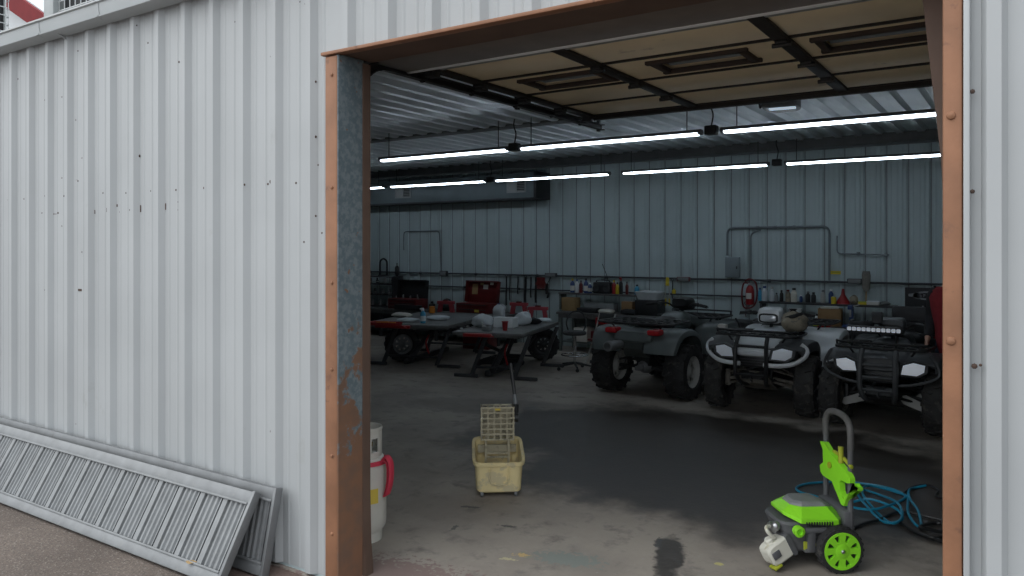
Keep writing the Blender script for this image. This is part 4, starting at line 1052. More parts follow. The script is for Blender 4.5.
# ------------------------------------------------------------------ aluminium ramps leaning on the wall
def ramp(label, xr, yb, yt, zt, L, mat_name, grp):
    dy, dz = yt-yb, zt; W = math.hypot(dy, dz)
    t = thing('aluminium_ramp', label, 'ramp', (xr, yb, 0), 0, grp)
    T = frame((0, 0, 0), (1, 0, 0), (0, dy, dz))      # local x along the ramp, y up its slope, z out of its face (towards the street)
    if (T @ Vector((0, 0, 1)) - T @ Vector((0, 0, 0))).y > 0: sgn = -1
    else: sgn = 1
    def mbT(): m_ = MB(); m_.M = T; return m_
    for nm, v0 in (('bottom_rail', .035), ('top_rail', W-.04)):
        mb = mbT(); mb.box((-L/2, v0, 0), (L, .07, .05), ch=.006); mb.box((-L/2, v0+(.038 if nm == 'bottom_rail' else -.038), sgn*.022), (L, .014, .022), ch=.003)
        mb.build(nm, mat_name, t)
    mb = mbT(); per = .226; k = 0; x = -.005
    n = int((L-.1)/per)
    for k in range(n):
        x1 = -.02-k*per; x0 = x1-per+.018
        pts = [(x0, -.006)]
        # a raised edge on the left, then three fine ribs
        pts += [(x0, .020), (x0+.042, .020), (x0+.046, .004)]
        for q in range(3):
            a = x0+.058+q*.046
            pts += [(a, .004), (a+.009, .016), (a+.023, .016), (a+.032, .004)]
        pts += [(x1-.012, .004), (x1-.010, .016), (x1, .016), (x1, -.006)]
        mb.loft([[(a, v, sgn*b_) for a, b_ in pts] for v in (.062, W-.072)])
    mb.build('deck', mat_name, t, ang=25)
    mb = mbT(); mb.box((-L/2, W/2, -sgn*.016), (L-.02, W-.1, .008)); mb.build('deck_back', 'alu_dull', t)
    mb = mbT(); mb.box((.012, W/2, 0), (.026, W, .055), ch=.005); mb.build('end_rail', mat_name, t)
    return t
ramp('front aluminium ramp leaning nearest the street with its slats showing', -3.90, -.415, -.145, .475, 4.6, 'alu', 'aluminium ramps leaning on the wall')
ramp('rear aluminium ramp tucked behind the front ramp against the wall', -3.80, -.175, -.068, .50, 4.8, 'alu_dull', 'aluminium ramps leaning on the wall')
t = thing('fallen_leaf', 'small dry brown leaf caught on the front ramp', 'leaf', (-4.16, -.405, .075), .4)
mb = MB(); mb.loft([[(x, -w_, .004+.01*abs(x)*8), (x, 0, .001+.05*abs(x)), (x, w_, .006+.01*abs(x)*8), (x, 0, .006+.05*abs(x))] for x, w_ in ((-.035, .002), (-.02, .018), (0, .026), (.018, .016), (.035, .002))]); mb.M = Matrix(); mb.build('blade', 'wood', t)
mb = MB(); mb.tube([(.035, 0, .006), (.055, .01, .012)], .0015, 5); mb.build('stalk', 'wood', t)

# ------------------------------------------------------------------ lift tables
def lift_table(label, loc, rz, W, L, z):
    t = thing('lift_table', label, 'lift table', loc, rz, 'lift tables in front of the benches')
    mb = MB(); mb.box((0, L/2, z-.025), (W, L, .05), ch=.006); mb.box((0, L/2, z-.06), (W-.1, L-.1, .04)); mb.build('deck', 'table_top', t)
    mb = MB(); mb.loft([[(-W*.3, y, zz), (W*.3, y, zz), (W*.3, y, zz+.02), (-W*.3, y, zz+.02)] for y, zz in ((L*.97, z-.02), (L*1.18, z-.10))]); mb.build('rear_flap', 'dark_steel', t)
    mb = MB(); mb.box((-W*.12, -.03, z-.04), (W*.40, .07, .05), ch=.01); mb.tube([(-W*.12+.2, -.05, z-.03), (-W*.12+.28, -.09, z-.05)], .013, 7); mb.build('front_clamp', 'red_paint', t)
    for y0 in (.18, L-.35):
        for x0 in (-W*.32, W*.30):
            mb = MB(); mb.loft([[(x0+dx-.03, y0+dy-.022, zz), (x0+dx+.03, y0+dy-.022, zz), (x0+dx+.03, y0+dy+.022, zz), (x0+dx-.03, y0+dy+.022, zz)] for dx, dy, zz in ((.06, -.04, .03), (.28, .03, z-.05))]); mb.build('leg', 'dark_steel', t)
        for s in (-1, 1):
            mb = MB(); mb.box((s*(W*.42)+.08, y0-.04, .025), (.38, .06, .05), ch=.008); mb.lathe([(.026, 0), (.026, .012)], 8, (s*(W*.42+.19)+.08, y0-.04, .025), 'X'); mb.build('foot', 'dark_steel', t)
        mb = MB(); mb.tube([(-W*.3+.1, y0-.03, .16), (W*.3+.1, y0-.03, .16)], .018, 8); mb.build('cross_tube', 'dark_steel', t)
    mb = MB(); mb.tube([(.0, .25, .10), (.02, L*.55, z-.12)], .035, 10); mb.tube([(.0, .25, .10), (.01, L*.35, z*.5)], .05, 10); mb.build('hydraulic_ram', 'dark_steel', t)
    mb = MB(); mb.box((-.08, L/2, .05), (.09, L-.5, .08), ch=.01); mb.build('base_beam', 'dark_steel', t)
    mb = MB(); mb.tube(sp([(W*.22, .25, .2), (W*.20, .2, .38), (W*.24, .18, .52)], 4), .014, 7); mb.build('red_hose', 'red_paint', t)
    return t
TZ = .70
lt1 = lift_table('nearer lift table on the right with white jugs on its top', (-6.70, 6.16, 0), R(14), 1.10, 1.95, TZ)
lt2 = lift_table('farther lift table at the left with red tray and blue bottle on its top', (-8.55, 6.42, 0), R(16), 1.55, 2.3, TZ)

# ------------------------------------------------------------------ small things, with helpers
def at(u, v, y):
    rr = (u-512)/778; k = (y+3.2)/(rr*sA+cA); return (k*(rr*cA-sA), y, 1.95+k*(248-v)/778)
def ontop(u, v, z):
    rr = (u-512)/778; k = 778*(z-1.95)/(248-v); return (k*(rr*cA-sA), k*(rr*sA+cA)-3.2, z)
def bottle(label, loc, r, h, m, capm='black', group=None, neck=.4, name='bottle', cat='bottle', band=None, nozzle=False):
    t = thing(name, label, cat, loc, 0, group)
    mb = MB(); mb.lathe([(r*.9, 0), (r, .01), (r, h*.62), (r*.92, h*.70), (r*neck, h*.80), (r*neck, h*.86)], 16); mb.build('body', m, t)
    mb = MB(); mb.lathe([(r*neck*1.15, h*.855), (r*neck*1.15, h*.97), (r*neck*.9, h)], 12)
    if nozzle: mb.box((0, -r*.6, h*1.0), (r*.6, r*2.0, h*.10), ch=.006); mb.tube([(0, -r*.9, h*.97), (0, -r*.7, h*.82)], r*.18, 6)
    mb.build('cap', capm, t)
    if band:
        mb = MB(); mb.ring_lathe([(r, h*.15), (r*1.015, h*.15), (r*1.015, h*.5), (r, h*.5)], 16); mb.build('label_band', band, t)
    return t
def can(label, loc, r, h, m, group=None, top='steel', name='can'):
    t = thing(name, label, 'can', loc, 0, group)
    mb = MB(); mb.lathe([(r*.94, 0), (r, .006), (r, h*.88), (r*.8, h*.93)], 16); mb.build('body', m, t)
    mb = MB(); mb.lathe([(r*.62, h*.92), (r*.6, h), (r*.3, h*1.005)], 12); mb.build('lid', top, t)
    return t
def carton(label, loc, d, m, rz=0, lid=None, name='box', cat='box'):
    t = thing(name, label, cat, loc, rz)
    mb = MB(); mb.box((0, 0, d[2]/2), d, ch=.008); mb.build('body', m, t)
    mb = MB()
    if lid: mb.box((0, 0, d[2]+.006), (d[0]*1.01, d[1]*1.01, .014), ch=.004); mb.build('lid', lid, t)
    else:
        mb.box((0, 0, d[2]+.001), (d[0]*.98, .05, .004)); mb.build('tape', 'paper', t)
    return t
# on the nearer lift table
def jug(label, loc, w, d, h, m, rz=0):
    t = thing('plastic_jug', label, 'jug', loc, rz)
    mb = MB(); mb.loft([hring(0, 0, z, hx, hy, 5, 20) for z, hx, hy in ((0, w*.46, d*.46), (.01, w*.5, d*.5), (h*.6, w*.5, d*.5), (h*.8, w*.40, d*.4), (h*.92, w*.15, d*.2), (h*.95, w*.13, d*.18))]); mb.build('body', m, t)
    mb = MB(); mb.tube(sp([(w*.4, 0, h*.55), (w*.62, 0, h*.72), (w*.3, 0, h*.93), (w*.08, 0, h*.9)], 4), .014, 7); mb.build('handle', m, t)
    mb = MB(); mb.lathe([(.026, h*.94), (.026, h*1.0)], 12); mb.build('cap', 'blue', t)
    return t
lump('plastic_bag', 'round white plastic bag on the nearer lift table left of the white carton', 'bag', ontop(483, 327, TZ), (.17, .16, .10), 'bag_white', 11, 0, .22)
carton('white carton at the middle of the nearer lift table behind the red cup', ontop(506, 327, TZ), (.34, .22, .14), 'white_plastic', R(10), 'white_plastic', 'carton', 'carton')
lump('plastic_bag', 'white plastic bag slumped at the right end of the nearer lift table', 'bag', ontop(524, 325, TZ), (.12, .14, .10), 'bag_white', 13, 0, .25)
t = thing('cup', 'red plastic cup in front of the white carton on the nearer lift table', 'cup', ontop(505, 330.5, TZ)); mb = MB(); mb.lathe([(.035, 0), (.046, .13), (.050, .135), (.046, .14), (.034, .02), (.01, .015)], 18); mb.build('body', 'red_paint', t); mb = MB(); mb.ring_lathe([(.047, .128), (.053, .128), (.053, .138), (.047, .138)], 18); mb.build('rim', 'pink_red', t)
jug('white jug with a blue cap at the back of the nearer lift table', ontop(499, 318, TZ), .20, .15, .26, 'bag_white', R(10))
def socket_wrench(label, loc, rz):
    t = thing('wrench', label, 'wrench', loc, rz)
    mb = MB(); mb.box((0, 0, .008), (.18, .022, .012), ch=.004); mb.build('handle', 'dark_steel', t); mb = MB(); mb.lathe([(.022, 0), (.024, .02), (.018, .024)], 14, (.10, 0, 0)); mb.build('head', 'steel', t)
socket_wrench('dark wrench lying at the left front of the nearer lift table', ontop(462, 327, TZ), .3)
socket_wrench('second dark wrench lying beside the first on the nearer lift table', ontop(456, 329, TZ), .1)
t = thing('engine_part', 'grey metal engine part on the nearer lift table before the round bag', 'engine part', ontop(487, 331, TZ)); mb = MB(); mb.box((0, 0, .035), (.14, .10, .07), ch=.015); mb.lathe([(.035, .06), (.035, .09), (.02, .095)], 14, (.03, 0, 0)); mb.build('casting', 'mid_grey', t); mb = MB(); mb.tube([(-.05, 0, .06), (-.08, -.02, .12)], .012, 7); mb.build('spigot', 'steel', t)
# red stands behind it
def redstand(label, loc, rz=0):
    t = thing('jack_stand', label, 'jack stand', loc, rz, 'pink red stands on the lift tables')
    for s in (-1, 1):
        mb = MB(); mb.loft([[(s*(.11+k)-.034, -.04, z), (s*(.11+k)+.034, -.04, z), (s*(.11+k)+.034, .04, z), (s*(.11+k)-.034, .04, z)] for k, z in ((.03, 0), (0, .18))]); mb.build('leg', 'pink_red', t)
    mb = MB(); mb.box((0, 0, .185), (.36, .09, .06), ch=.008); mb.build('crossbar', 'pink_red', t)
    mb = MB(); mb.box((0, 0, .225), (.10, .06, .03), ch=.006); mb.build('saddle', 'dark_red', t)
redstand('pink red stand at the back right corner of the nearer lift table', ontop(519, 314, TZ), R(8))
redstand('second pink red stand beside the dark tools at the table end', ontop(538, 319, TZ), R(20))
redstand('pink red stand at the back of the farther lift table beside the orange jar', ontop(446, 312, TZ), R(10))
lump('rag', 'dark rag heap at the right end of the nearer lift table', 'rag', ontop(534, 324, TZ), (.12, .09, .05), 'cloth_black', 21, 0, .25)
lump('rag', 'white crumpled rag at the far right corner of the nearer lift table', 'rag', ontop(544, 321.5, TZ), (.13, .08, .03), 'bag_white', 22, 0, .25)
# on the farther lift table
t = thing('tool_tray', 'red tool tray at the left front edge of the farther lift table', 'tray', ontop(385, 325, TZ), R(12))
mb = MB(); mb.loft([hring(0, 0, z, hx, hy, 7, 20) for z, hx, hy in ((0, .26, .12), (.05, .28, .14), (.05, .268, .128), (.012, .25, .11))]); mb.build('tray', 'red_paint', t); mb = MB(); mb.tube([(-.15, -.03, .04), (.05, .02, .05)], .012, 7); mb.tube([(-.05, .05, .045), (.18, .03, .04)], .010, 7); mb.build('tools', 'orange', t)
bottle('light blue spray bottle on the farther lift table', ontop(423, 323, TZ), .045, .24, 'blue_light', 'white_plastic', None, .45, nozzle=True, band='white_plastic')
lump('shop_towel', 'white shop towel spread on the farther lift table left of the blue bottle', 'towel', ontop(408, 322, TZ), (.20, .12, .035), 'bag_white', 31, R(20), .25)
lump('shop_towel', 'pale crumpled towel right of the blue bottle on the farther lift table', 'towel', ontop(438, 320, TZ), (.20, .12, .04), 'bag_white', 32, R(10), .25)
lump('shop_towel', 'small grey towel behind the white one near the red tray', 'towel', ontop(402, 317, TZ), (.20, .14, .04), 'paper', 33, 0, .22)
bottle('orange jar behind the light blue bottle on the farther lift table', ontop(432, 313, TZ), .06, .13, 'orange', 'orange', None, .8, name='jar', cat='jar')
# below and between the tables: tyres and a dark red crate
def spare_tyre(label, u, v, rz, rr2=.30):
    p = ontop(u, v, .001)
    t = thing('spare_tyre', label, 'tyre', (p[0], p[1], rr2), rz, 'loose tyres below the lift tables')
    o = wheel_mb(rr2, .22).build('tyre', 'rubber', t); mb = rim_mb(rr2, .22); mb.build('rim', 'mid_grey' if rr2 > .29 else 'dark_steel', t)
spare_tyre('loose tyre with a grey rim below the farther lift table', 402, 361, R(-40))
spare_tyre('loose dark tyre below the nearer lift table', 543, 360, R(-50), .28)
carton('dark red crate on the floor between the two lift tables', ontop(480, 348, .001), (.55, .4, .32), 'dark_red', R(10), 'dark_red', 'crate', 'crate')
# motor scooter-like dark machine under table: floor jack
t = thing('floor_jack', 'black floor jack on the ground under the nearer lift table', 'jack', ontop(500, 366, .0), R(15))
for s in (-1, 1):
    mb = MB(); mb.loft([[(x, s*.13-.012, z0), (x, s*.13+.012, z0), (x, s*.13+.012, z1), (x, s*.13-.012, z1)] for x, z0, z1 in ((-.35, .04, .10), (-.1, .04, .17), (.35, .04, .15))]); mb.build('side_plate', 'black', t)
    mb = MB(); mb.lathe([(.045, -.02), (.045, .02)], 14, (-.32, s*.16, .045), 'Y'); mb.lathe([(.05, -.02), (.05, .02)], 14, (.32, s*.16, .05), 'Y'); mb.build('wheel', 'dark_steel', t)
mb = MB(); mb.tube([(.3, 0, .12), (-.28, 0, .36)], .03, 8); mb.lathe([(.05, 0), (.06, .03)], 14, (-.28, 0, .36)); mb.build('lift_arm', 'black', t)
mb = MB(); mb.tube([(.3, 0, .12), (.62, 0, .52)], .016, 8); mb.build('handle', 'dark_steel', t)

# ------------------------------------------------------------------ stool
p = ontop(570, 371, 0); t = thing('shop_stool', 'black shop stool with a chrome foot ring by the workbench', 'stool', (p[0], p[1]+.15, 0), R(20))
mb = MB(); mb.lathe([(.17, .56), (.19, .575), (.19, .60), (.17, .62), (.05, .625)], 24); mb.build('seat', 'vinyl', t)
mb = MB(); mb.tube(sp([(.12, .14, .60), (.16, .17, .75), (.08, .22, .90), (-.08, .22, .90), (-.16, .17, .75), (-.12, .14, .60)], 6), .014, 8); mb.build('back_hoop', 'black', t)
mb = MB(); mb.lathe([(.022, .10), (.022, .38), (.028, .39), (.028, .56)], 14); mb.build('column', 'chrome', t)
mb = MB(); mb.tube([(.21*math.cos(2*PI*k/28), .21*math.sin(2*PI*k/28), .24) for k in range(28)], .011, 8, True)
for k in range(3): a = 2*PI*k/3; mb.tube([(.02*math.cos(a), .02*math.sin(a), .24), (.21*math.cos(a), .21*math.sin(a), .24)], .008, 6)
mb.build('foot_ring', 'chrome', t)
for k in range(5):
    a = 2*PI*k/5; c_, s_ = math.cos(a), math.sin(a)
    mb = MB(); mb.tube([(.02*c_, .02*s_, .11), (.27*c_, .27*s_, .07)], [.022, .014], 8); l_ = mb.build('leg', 'black', t)
    mb = MB(); mb.lathe([(.028, -.015), (.03, 0), (.028, .015)], 12, (.28*c_, .28*s_, .03), 'Y'); mb.build('castor', 'black', l_)

# ------------------------------------------------------------------ benches along the back wall
def bench(name, label, x0, x1, y0, y1, z, mtop, mleg, shelf=None, legs=2, under=True):
    t = thing(name, label, 'workbench', ((x0+x1)/2, (y0+y1)/2, 0))
    hx, hy = (x1-x0)/2, (y1-y0)/2
    mb = MB(); mb.box((0, 0, z-.02), (2*hx, 2*hy, .04), ch=.006); mb.box((0, -hy+.03, z-.07), (2*hx-.08, .03, .07)); mb.build('worktop', mtop, t)
    for i in range(legs):
        x = -hx+.06+(2*hx-.12)*i/(legs-1)
        for y in (-hy+.06, hy-.06):
            mb = MB(); mb.box((x, y, (z-.04)/2), (.06, .06, z-.04), ch=.006); mb.build('leg', mleg, t)
    if under:
        mb = MB(); mb.box((0, .02, .18), (2*hx-.1, 2*hy-.1, .03), ch=.004); mb.build('lower_shelf', mleg, t)
        mb = MB(); mb.box((0, hy-.02, z*.55), (2*hx-.1, .02, z*.7)); mb.build('back_panel', mleg, t)
    if shelf:
        zs, d, x0s, x1s = shelf
        mb = MB(); mb.box(((x0s+x1s)/2-(x0+x1)/2, hy-d/2-.01, zs), (x1s-x0s, d, .03), ch=.005); mb.build('riser_shelf', mtop, t)
        for x in (x0s+.03, x1s-.03):
            mb = MB(); mb.box((x-(x0+x1)/2, hy-d/2-.01, (z+zs)/2), (.035, d-.02, zs-z-.03)); mb.build('riser_support', mleg, t)
    return t
BZ = .74
bl = bench('workbench', 'low dark bench at the left of the back wall under the red chests', -13.6, -8.75, 9.45, 10.2, .62, 'bench_top', 'dark_steel', legs=4)
bm_ = bench('workbench', 'workbench with a riser shelf of cans behind the stool', px_x(556, 9.55), px_x(664, 9.55), 9.55, 10.2, BZ, 'bench_top', 'bench_green', (1.07, .26, px_x(560, 10.0), px_x(640, 10.0)), legs=3)
br = bench('workbench', 'long bench on the right half of the back wall behind the quads', px_x(686, 9.7), -1.0, 9.6, 10.2, .72, 'dark_steel', 'dark_steel', (1.045, .30, -3.78, -1.72), legs=4)
# open tool chests
def chest(label, u0, u1, y, z, h, lidh, m, lidm, tilt=8, drawers=2, badge=True):
    x0, x1 = at(u0, 300, y)[0], at(u1, 300, y)[0]; w_ = x1-x0
    t = thing('tool_chest', label, 'tool chest', ((x0+x1)/2, y+.2, z), 0, 'open tool chests on the left bench')
    mb = MB(); mb.box((0, 0, h/2), (w_, .40, h), ch=.01); mb.build('body', m, t)
    for k in range(drawers):
        mb = MB(); mb.box((0, -.204, h*(k+.5)/drawers), (w_*.94, .012, h/drawers*.85), ch=.004); dr = mb.build('drawer', m, t)
        mb = MB(); mb.box((0, -.214, h*(k+.5)/drawers+h/drawers*.22), (w_*.86, .014, .014), ch=.003); mb.build('pull', 'dark_steel', dr)
    T = Matrix.Translation((0, .19, h)) @ Euler((R(-tilt), 0, 0)).to_matrix().to_4x4()
    mb = MB(); mb.M = T; mb.box((0, .0, lidh/2), (w_, .02, lidh), ch=.006)
    for s in (-1, 1): mb.box((s*(w_/2-.01), -.05, lidh/2), (.02, .12, lidh), ch=.004)
    mb.box((0, -.05, lidh-.01), (w_, .12, .02), ch=.004); ld = mb.build('lid', lidm, t)
    return t, ld, w_, T
t, ld, w_, T = chest('larger red tool chest with its lid open behind the nearer lift table', 456, 488, 9.55, .62, .20, .44, 'dark_red', 'dark_red')
for (x, z, ww, hh, m) in ((-.22, .27, .14, .22, 'wood'), (.05, .32, .12, .09, 'paper'), (-.05, .38, .08, .05, 'wood'), (.20, .39, .08, .05, 'paper')):
    mb = MB(); mb.M = T; mb.box((x, -.015, z), (ww, .006, hh)); mb.build('sticker', m, ld)
mb = MB(); mb.box((.14, -.224, .05), (.11, .006, .05)); mb.build('badge', 'bucket_bright', t)
t2, ld2, w2, T2 = chest('black and dark red tool chest with its lid open at the left of the bench', 388, 416, 9.55, .62, .22, .40, 'dark_red', 'black', 6, 3)
mb = MB()
for k in range(7): mb.tube([(-w2*.4+k*w2*.13, -.02+.1*(k % 2), .22), (-w2*.4+k*w2*.13, -.02+.1*(k % 2), .27+.02*(k % 3))], .012, 7)
mb.build('tools', 'steel', t2)
carton('dark blue grey tool case in front of the left open chest', at(408, 306, 9.44)[:2]+(.62,), (.7, .10, .10), 'banner_black', 0, 'dark_steel', 'tool_case', 'tool case')
# black helmets and clutter on the left bench
def helmet(label, u, y, z):
    x = px_x(u, y); t = thing('helmet', label, 'helmet', (x, y, z))
    mb = MB(); mb.lathe([(.11, 0), (.135, .05), (.14, .12), (.115, .20), (.06, .245), (.005, .26)], 20); mb.build('shell', 'black', t)
    mb = MB(); mb.loft([sring(0, yy, .11, hx, hz, 3) for yy, hx, hz in ((-.155, .07, .03), (-.135, .10, .045), (-.10, .11, .05))]); mb.build('visor', 'dark_steel', t)
helmet('round black helmet on the left bench between the two chests', 447, 9.8, .62)
bottle('small black bottle beside the round black helmet', (px_x(438, 9.8), 9.6, .62), .07, .20, 'black')
# shelf with parts at the left edge of the opening
t = thing('parts_rack', 'dark rack of metal parts at the left end of the bench', 'rack', (px_x(385, 9.9)-.25, 9.9, .62))
for z in (.02, .28, .52, .68):
    mb = MB(); mb.box((0, 0, z), (1.3, .36, .02), ch=.003); mb.build('shelf', 'dark_steel', t)
for x in (-.63, .63):
    mb = MB(); mb.box((x, 0, .35), (.03, .34, .70)); mb.build('post', 'dark_steel', t)
rnd = random.Random(9)
for k in range(15):
    x = t.location.x-.5+.075*k+rnd.uniform(-.01, .01); z = .62+(.035, .295, .535)[k % 3]
    q = thing('metal_part', ('dull metal pipe fitting %s the dark parts rack' % ['on the lower shelf of', 'on the middle shelf of', 'on the upper shelf of'][k % 3]), 'metal part', (x, 9.82, z), 0, 'metal parts on the %s shelf of the rack' % ['lower', 'middle', 'upper'][k % 3])
    mb = MB(); rr2 = rnd.uniform(.03, .04); mb.lathe([(rr2*.7, 0), (rr2, .01), (rr2, .07), (rr2*.6, .08), (rr2*.6, .12)], 12); mb.build('body', ('steel', 'mid_grey', 'dark_steel')[rnd.randrange(3)], q)
    mb = MB(); mb.lathe([(rr2*1.15, .03), (rr2*1.15, .045)], 6); mb.build('nut', 'steel', q)
# things hanging on the back wall
t = thing('hanging_lock', 'black U shaped lock hanging on the upper pipe at the left', 'lock', (px_x(383.5, BY-.12), BY-.12, 1.36))
mb = MB(); mb.tube(sp([(-.11, 0, -.06), (-.11, 0, .22), (-.085, 0, .30), (0, 0, .34), (.085, 0, .30), (.11, 0, .22), (.11, 0, -.06)], 5), .022, 8); mb.build('shackle', 'black', t); mb = MB(); mb.tube([(-.15, 0, -.06), (.15, 0, -.06)], .03, 10); mb.build('lock_bar', 'black', t)
t = thing('hand_drill', 'black hand tool hanging on the upper pipe right of the U lock', 'tool', (px_x(397, BY-.12), BY-.12, 1.42))
mb = MB(); mb.lathe([(.03, -.12), (.05, -.05), (.05, .08), (.03, .12)], 12); mb.box((.0, 0, -.18), (.04, .05, .16), ch=.01); mb.build('body', 'black', t); mb = MB(); mb.lathe([(.012, .12), (.012, .19)], 8); mb.build('bit', 'dark_steel', t)
def strap_(label, u, ztop, L, w_, m='black', grp='straps hung on the wall pipe', name='hanging_strap', cat='strap'):
    x = px_x(u, BY-.10); t = thing(name, label, cat, (x, BY-.10, 0), 0, grp)
    mb = MB(); mb.tube(sp([(0, 0, ztop), (.008, -.012, ztop-L*.3), (-.006, -.006, ztop-L*.7), (.004, -.01, ztop-L)], 5), w_, 8, flat=.35); mb.build('web', m, t)
    mb = MB(); mb.ring_lathe([(.02, -.006), (.028, -.006), (.028, .006), (.02, .006)], 14, (0, 0, ztop+.02), 'Y'); mb.build('hook_ring', 'dark_steel', t)
for i, (u, L, w_) in enumerate(((506.5, .60, .026), (510, .5, .022), (518, .36, .024), (525.5, .58, .045), (531, .42, .028), (536, .52, .040))):
    strap_('black strap hanging on the pipe, %s counted from the large red chest' % ['first', 'second', 'third', 'fourth and widest', 'fifth', 'sixth'][i], u, 1.36, L, w_)
t = thing('work_glove', 'pair of dark red work gloves hanging at the right end of the straps', 'gloves', (px_x(541, BY-.14), BY-.14, 1.30))
for s in (-1, 1):
    mb = MB(); mb.loft([hring(s*.045, 0, z, hx, .022, 3, 12) for z, hx in ((.06, .05), (0, .045), (-.06, .055), (-.10, .05))])
    for k in range(4): mb.tube([(s*.045-.036+.024*k, 0, -.09), (s*.045-.040+.027*k, -.01, -.165-.012*(k in (1, 2)))], [.013, .010], 7)
    mb.tube([(s*.045+s*.045, 0, -.03), (s*.045+s*.075, -.01, -.09)], [.013, .01], 7); mb.build('glove', 'dark_red', t)
t = thing('caulking_gun', 'black tool with a cord hanging below the outlet box left of the workbench', 'tool', (px_x(547, BY-.1), BY-.1, 1.08))
mb = MB(); mb.box((0, 0, .05), (.06, .05, .22), ch=.012); mb.box((.03, 0, -.08), (.04, .04, .12), rot=(0, R(20), 0), ch=.01); mb.build('body', 'black', t); mb = MB(); mb.tube(sp([(0, .02, .16), (.05, .03, .24), (.07, .04, .30)], 5), .008, 6); mb.build('cord', 'black', t)
t = thing('bolt_cutter', 'bolt cutter with yellow grips hanging on the pipe left of the grey quad handlebar', 'bolt cutter', (px_x(667.5, BY-.12), BY-.12, 1.15))
for s in (-1, 1):
    mb = MB(); mb.tube(sp([(s*.01, 0, .12), (s*.04, 0, -.02), (s*.035, 0, -.20)], 5), .011, 7); mb.build('handle', 'guard_grey', t)
    mb = MB(); mb.tube([(s*.036, 0, -.12), (s*.036, 0, -.25)], .017, 8); mb.build('grip', 'yellow', t)
mb = MB(); mb.loft([sring(0, y, .2, hx, .07, 3, 10) for y, hx in ((-.012, .03), (.012, .03))]); mb.box((0, 0, .14), (.07, .03, .06), ch=.01); mb.build('jaw', 'yellow', t)
strap_('black strap hanging right beside the yellow bolt cutter', 672.5, 1.36, .34, .018, grp='strap beside the cutter')
bottle('small yellow can hanging shelf high at the right of the bolt cutter', (px_x(674, BY-.16), BY-.16, 1.125), .035, .09, 'yellow', 'lime_dark', name='grease_can', cat='can')
# fire extinguisher with hose loop
t = thing('fire_extinguisher', 'red fire extinguisher with a black hose loop on the back wall', 'fire extinguisher', (px_x(750, BY-.14), BY-.14, .98))
mb = MB(); mb.lathe([(.06, 0), (.072, .02), (.072, .24), (.055, .30), (.025, .33)], 18); mb.build('tank', 'red_paint', t)
mb = MB(); mb.box((0, -.02, .355), (.03, .13, .025), ch=.006); mb.lathe([(.022, .32), (.022, .37)], 10); mb.build('valve', 'steel', t)
mb = MB(); mb.tube(sp([(-.02, 0, .36), (-.10, -.02, .36), (-.13, -.03, .20), (-.11, -.03, -.02), (-.03, -.05, -.06), (.09, -.05, -.0), (.13, -.03, .18), (.10, -.02, .38), (0, -.02, .44), (-.08, -.02, .40)], 6), .014, 8); mb.build('hose', 'dark_red', t)
mb = MB(); mb.box((0, -.07, .15), (.09, .012, .10), ch=.004); mb.build('label', 'paper', t)
strap_('red hose hanging straight down below the fire extinguisher', 746, .98, .22, .016, 'dark_red', None, 'hanging_hose', 'hose')
# ------------------------------------------------------------------ things on the middle workbench
SY, SZ = 10.03, 1.086
specs = [(572.5, .045, .27, 'blue', 'yellow', 'tall blue can with a yellow lid at the left end of the riser shelf'), (577, .04, .26, 'white_plastic', 'blue', 'white bottle with a blue cap second on the riser shelf'), (581, .036, .24, 'dark_red', 'black', 'dark red bottle third on the riser shelf'),
         (586, .045, .28, 'blue', 'black', 'blue bottle with a black top fourth on the riser shelf'), (590, .04, .2, 'blue', 'white_plastic', 'small blue bottle with a white cap left of the radio')]
for u, r_, h_, m, c_, l in specs: bottle(l, (px_x(u, SY), SY, SZ), r_, h_, m, c_, 'bottles on the riser shelf', band='paper' if m == 'blue' else None)
t = thing('radio', 'black radio with a bent aerial on the riser shelf', 'radio', (px_x(603, SY), SY, SZ))
mb = MB(); mb.box((0, 0, .11), (.36, .16, .22), ch=.025); mb.build('body', 'black', t)
for s in (-1, 1):
    mb = MB(); mb.lathe([(.07, -.084), (.062, -.092), (.02, -.086)] , 18, (s*.11, 0, .10), 'Y'); mb.build('speaker', 'dark_steel', t)
mb = MB(); mb.tube([(.06, .03, .21), (.08, .04, .30), (-.04, .05, .56)], .006, 6); mb.build('aerial', 'black', t)
mb = MB(); mb.tube(sp([(-.13, 0, .21), (-.12, 0, .25), (.12, 0, .25), (.13, 0, .21)], 4), .012, 7); mb.build('handle', 'black', t)
specs = [(614, .04, .26, 'red_paint', 'yellow', 'red spray can with yellow top right of the radio'), (617.5, .035, .22, 'yellow', 'black', 'yellow bottle with a black cap right of the red can'), (621, .035, .30, 'black', 'red_paint', 'slim black bottle with a red spray top on the riser shelf'),
         (627, .03, .24, 'dark_red', 'black', 'dark bottle leaning place near the right end of the riser shelf'), (637, .045, .19, 'blue_light', 'black', 'light blue can at the right end of the riser shelf')]
for u, r_, h_, m, c_, l in specs: bottle(l, (px_x(u, SY), SY, SZ), r_, h_, m, c_, 'bottles on the riser shelf', nozzle=(m in ('black',)))
carton('open cardboard box under the left end of the riser shelf', (px_x(571, 9.95), 9.95, BZ+.002), (.30, .22, .24), 'wood', 0, 'cardboard')
carton('orange brown cardboard box under the right end of the riser shelf', (px_x(629, 10.0), 10.0, BZ+.002), (.22, .2, .22), 'cardboard')
carton('flat grey drawer box under the middle of the riser shelf', (px_x(601, 10.0), 10.0, BZ+.002), (.62, .2, .16), 'mid_grey', 0, 'bench_green', 'drawer_box', 'box')
t = thing('plastic_tub', 'white plastic tub standing right of the riser shelf on a black case', 'tub', (px_x(650, 9.9), 9.9, 1.02))
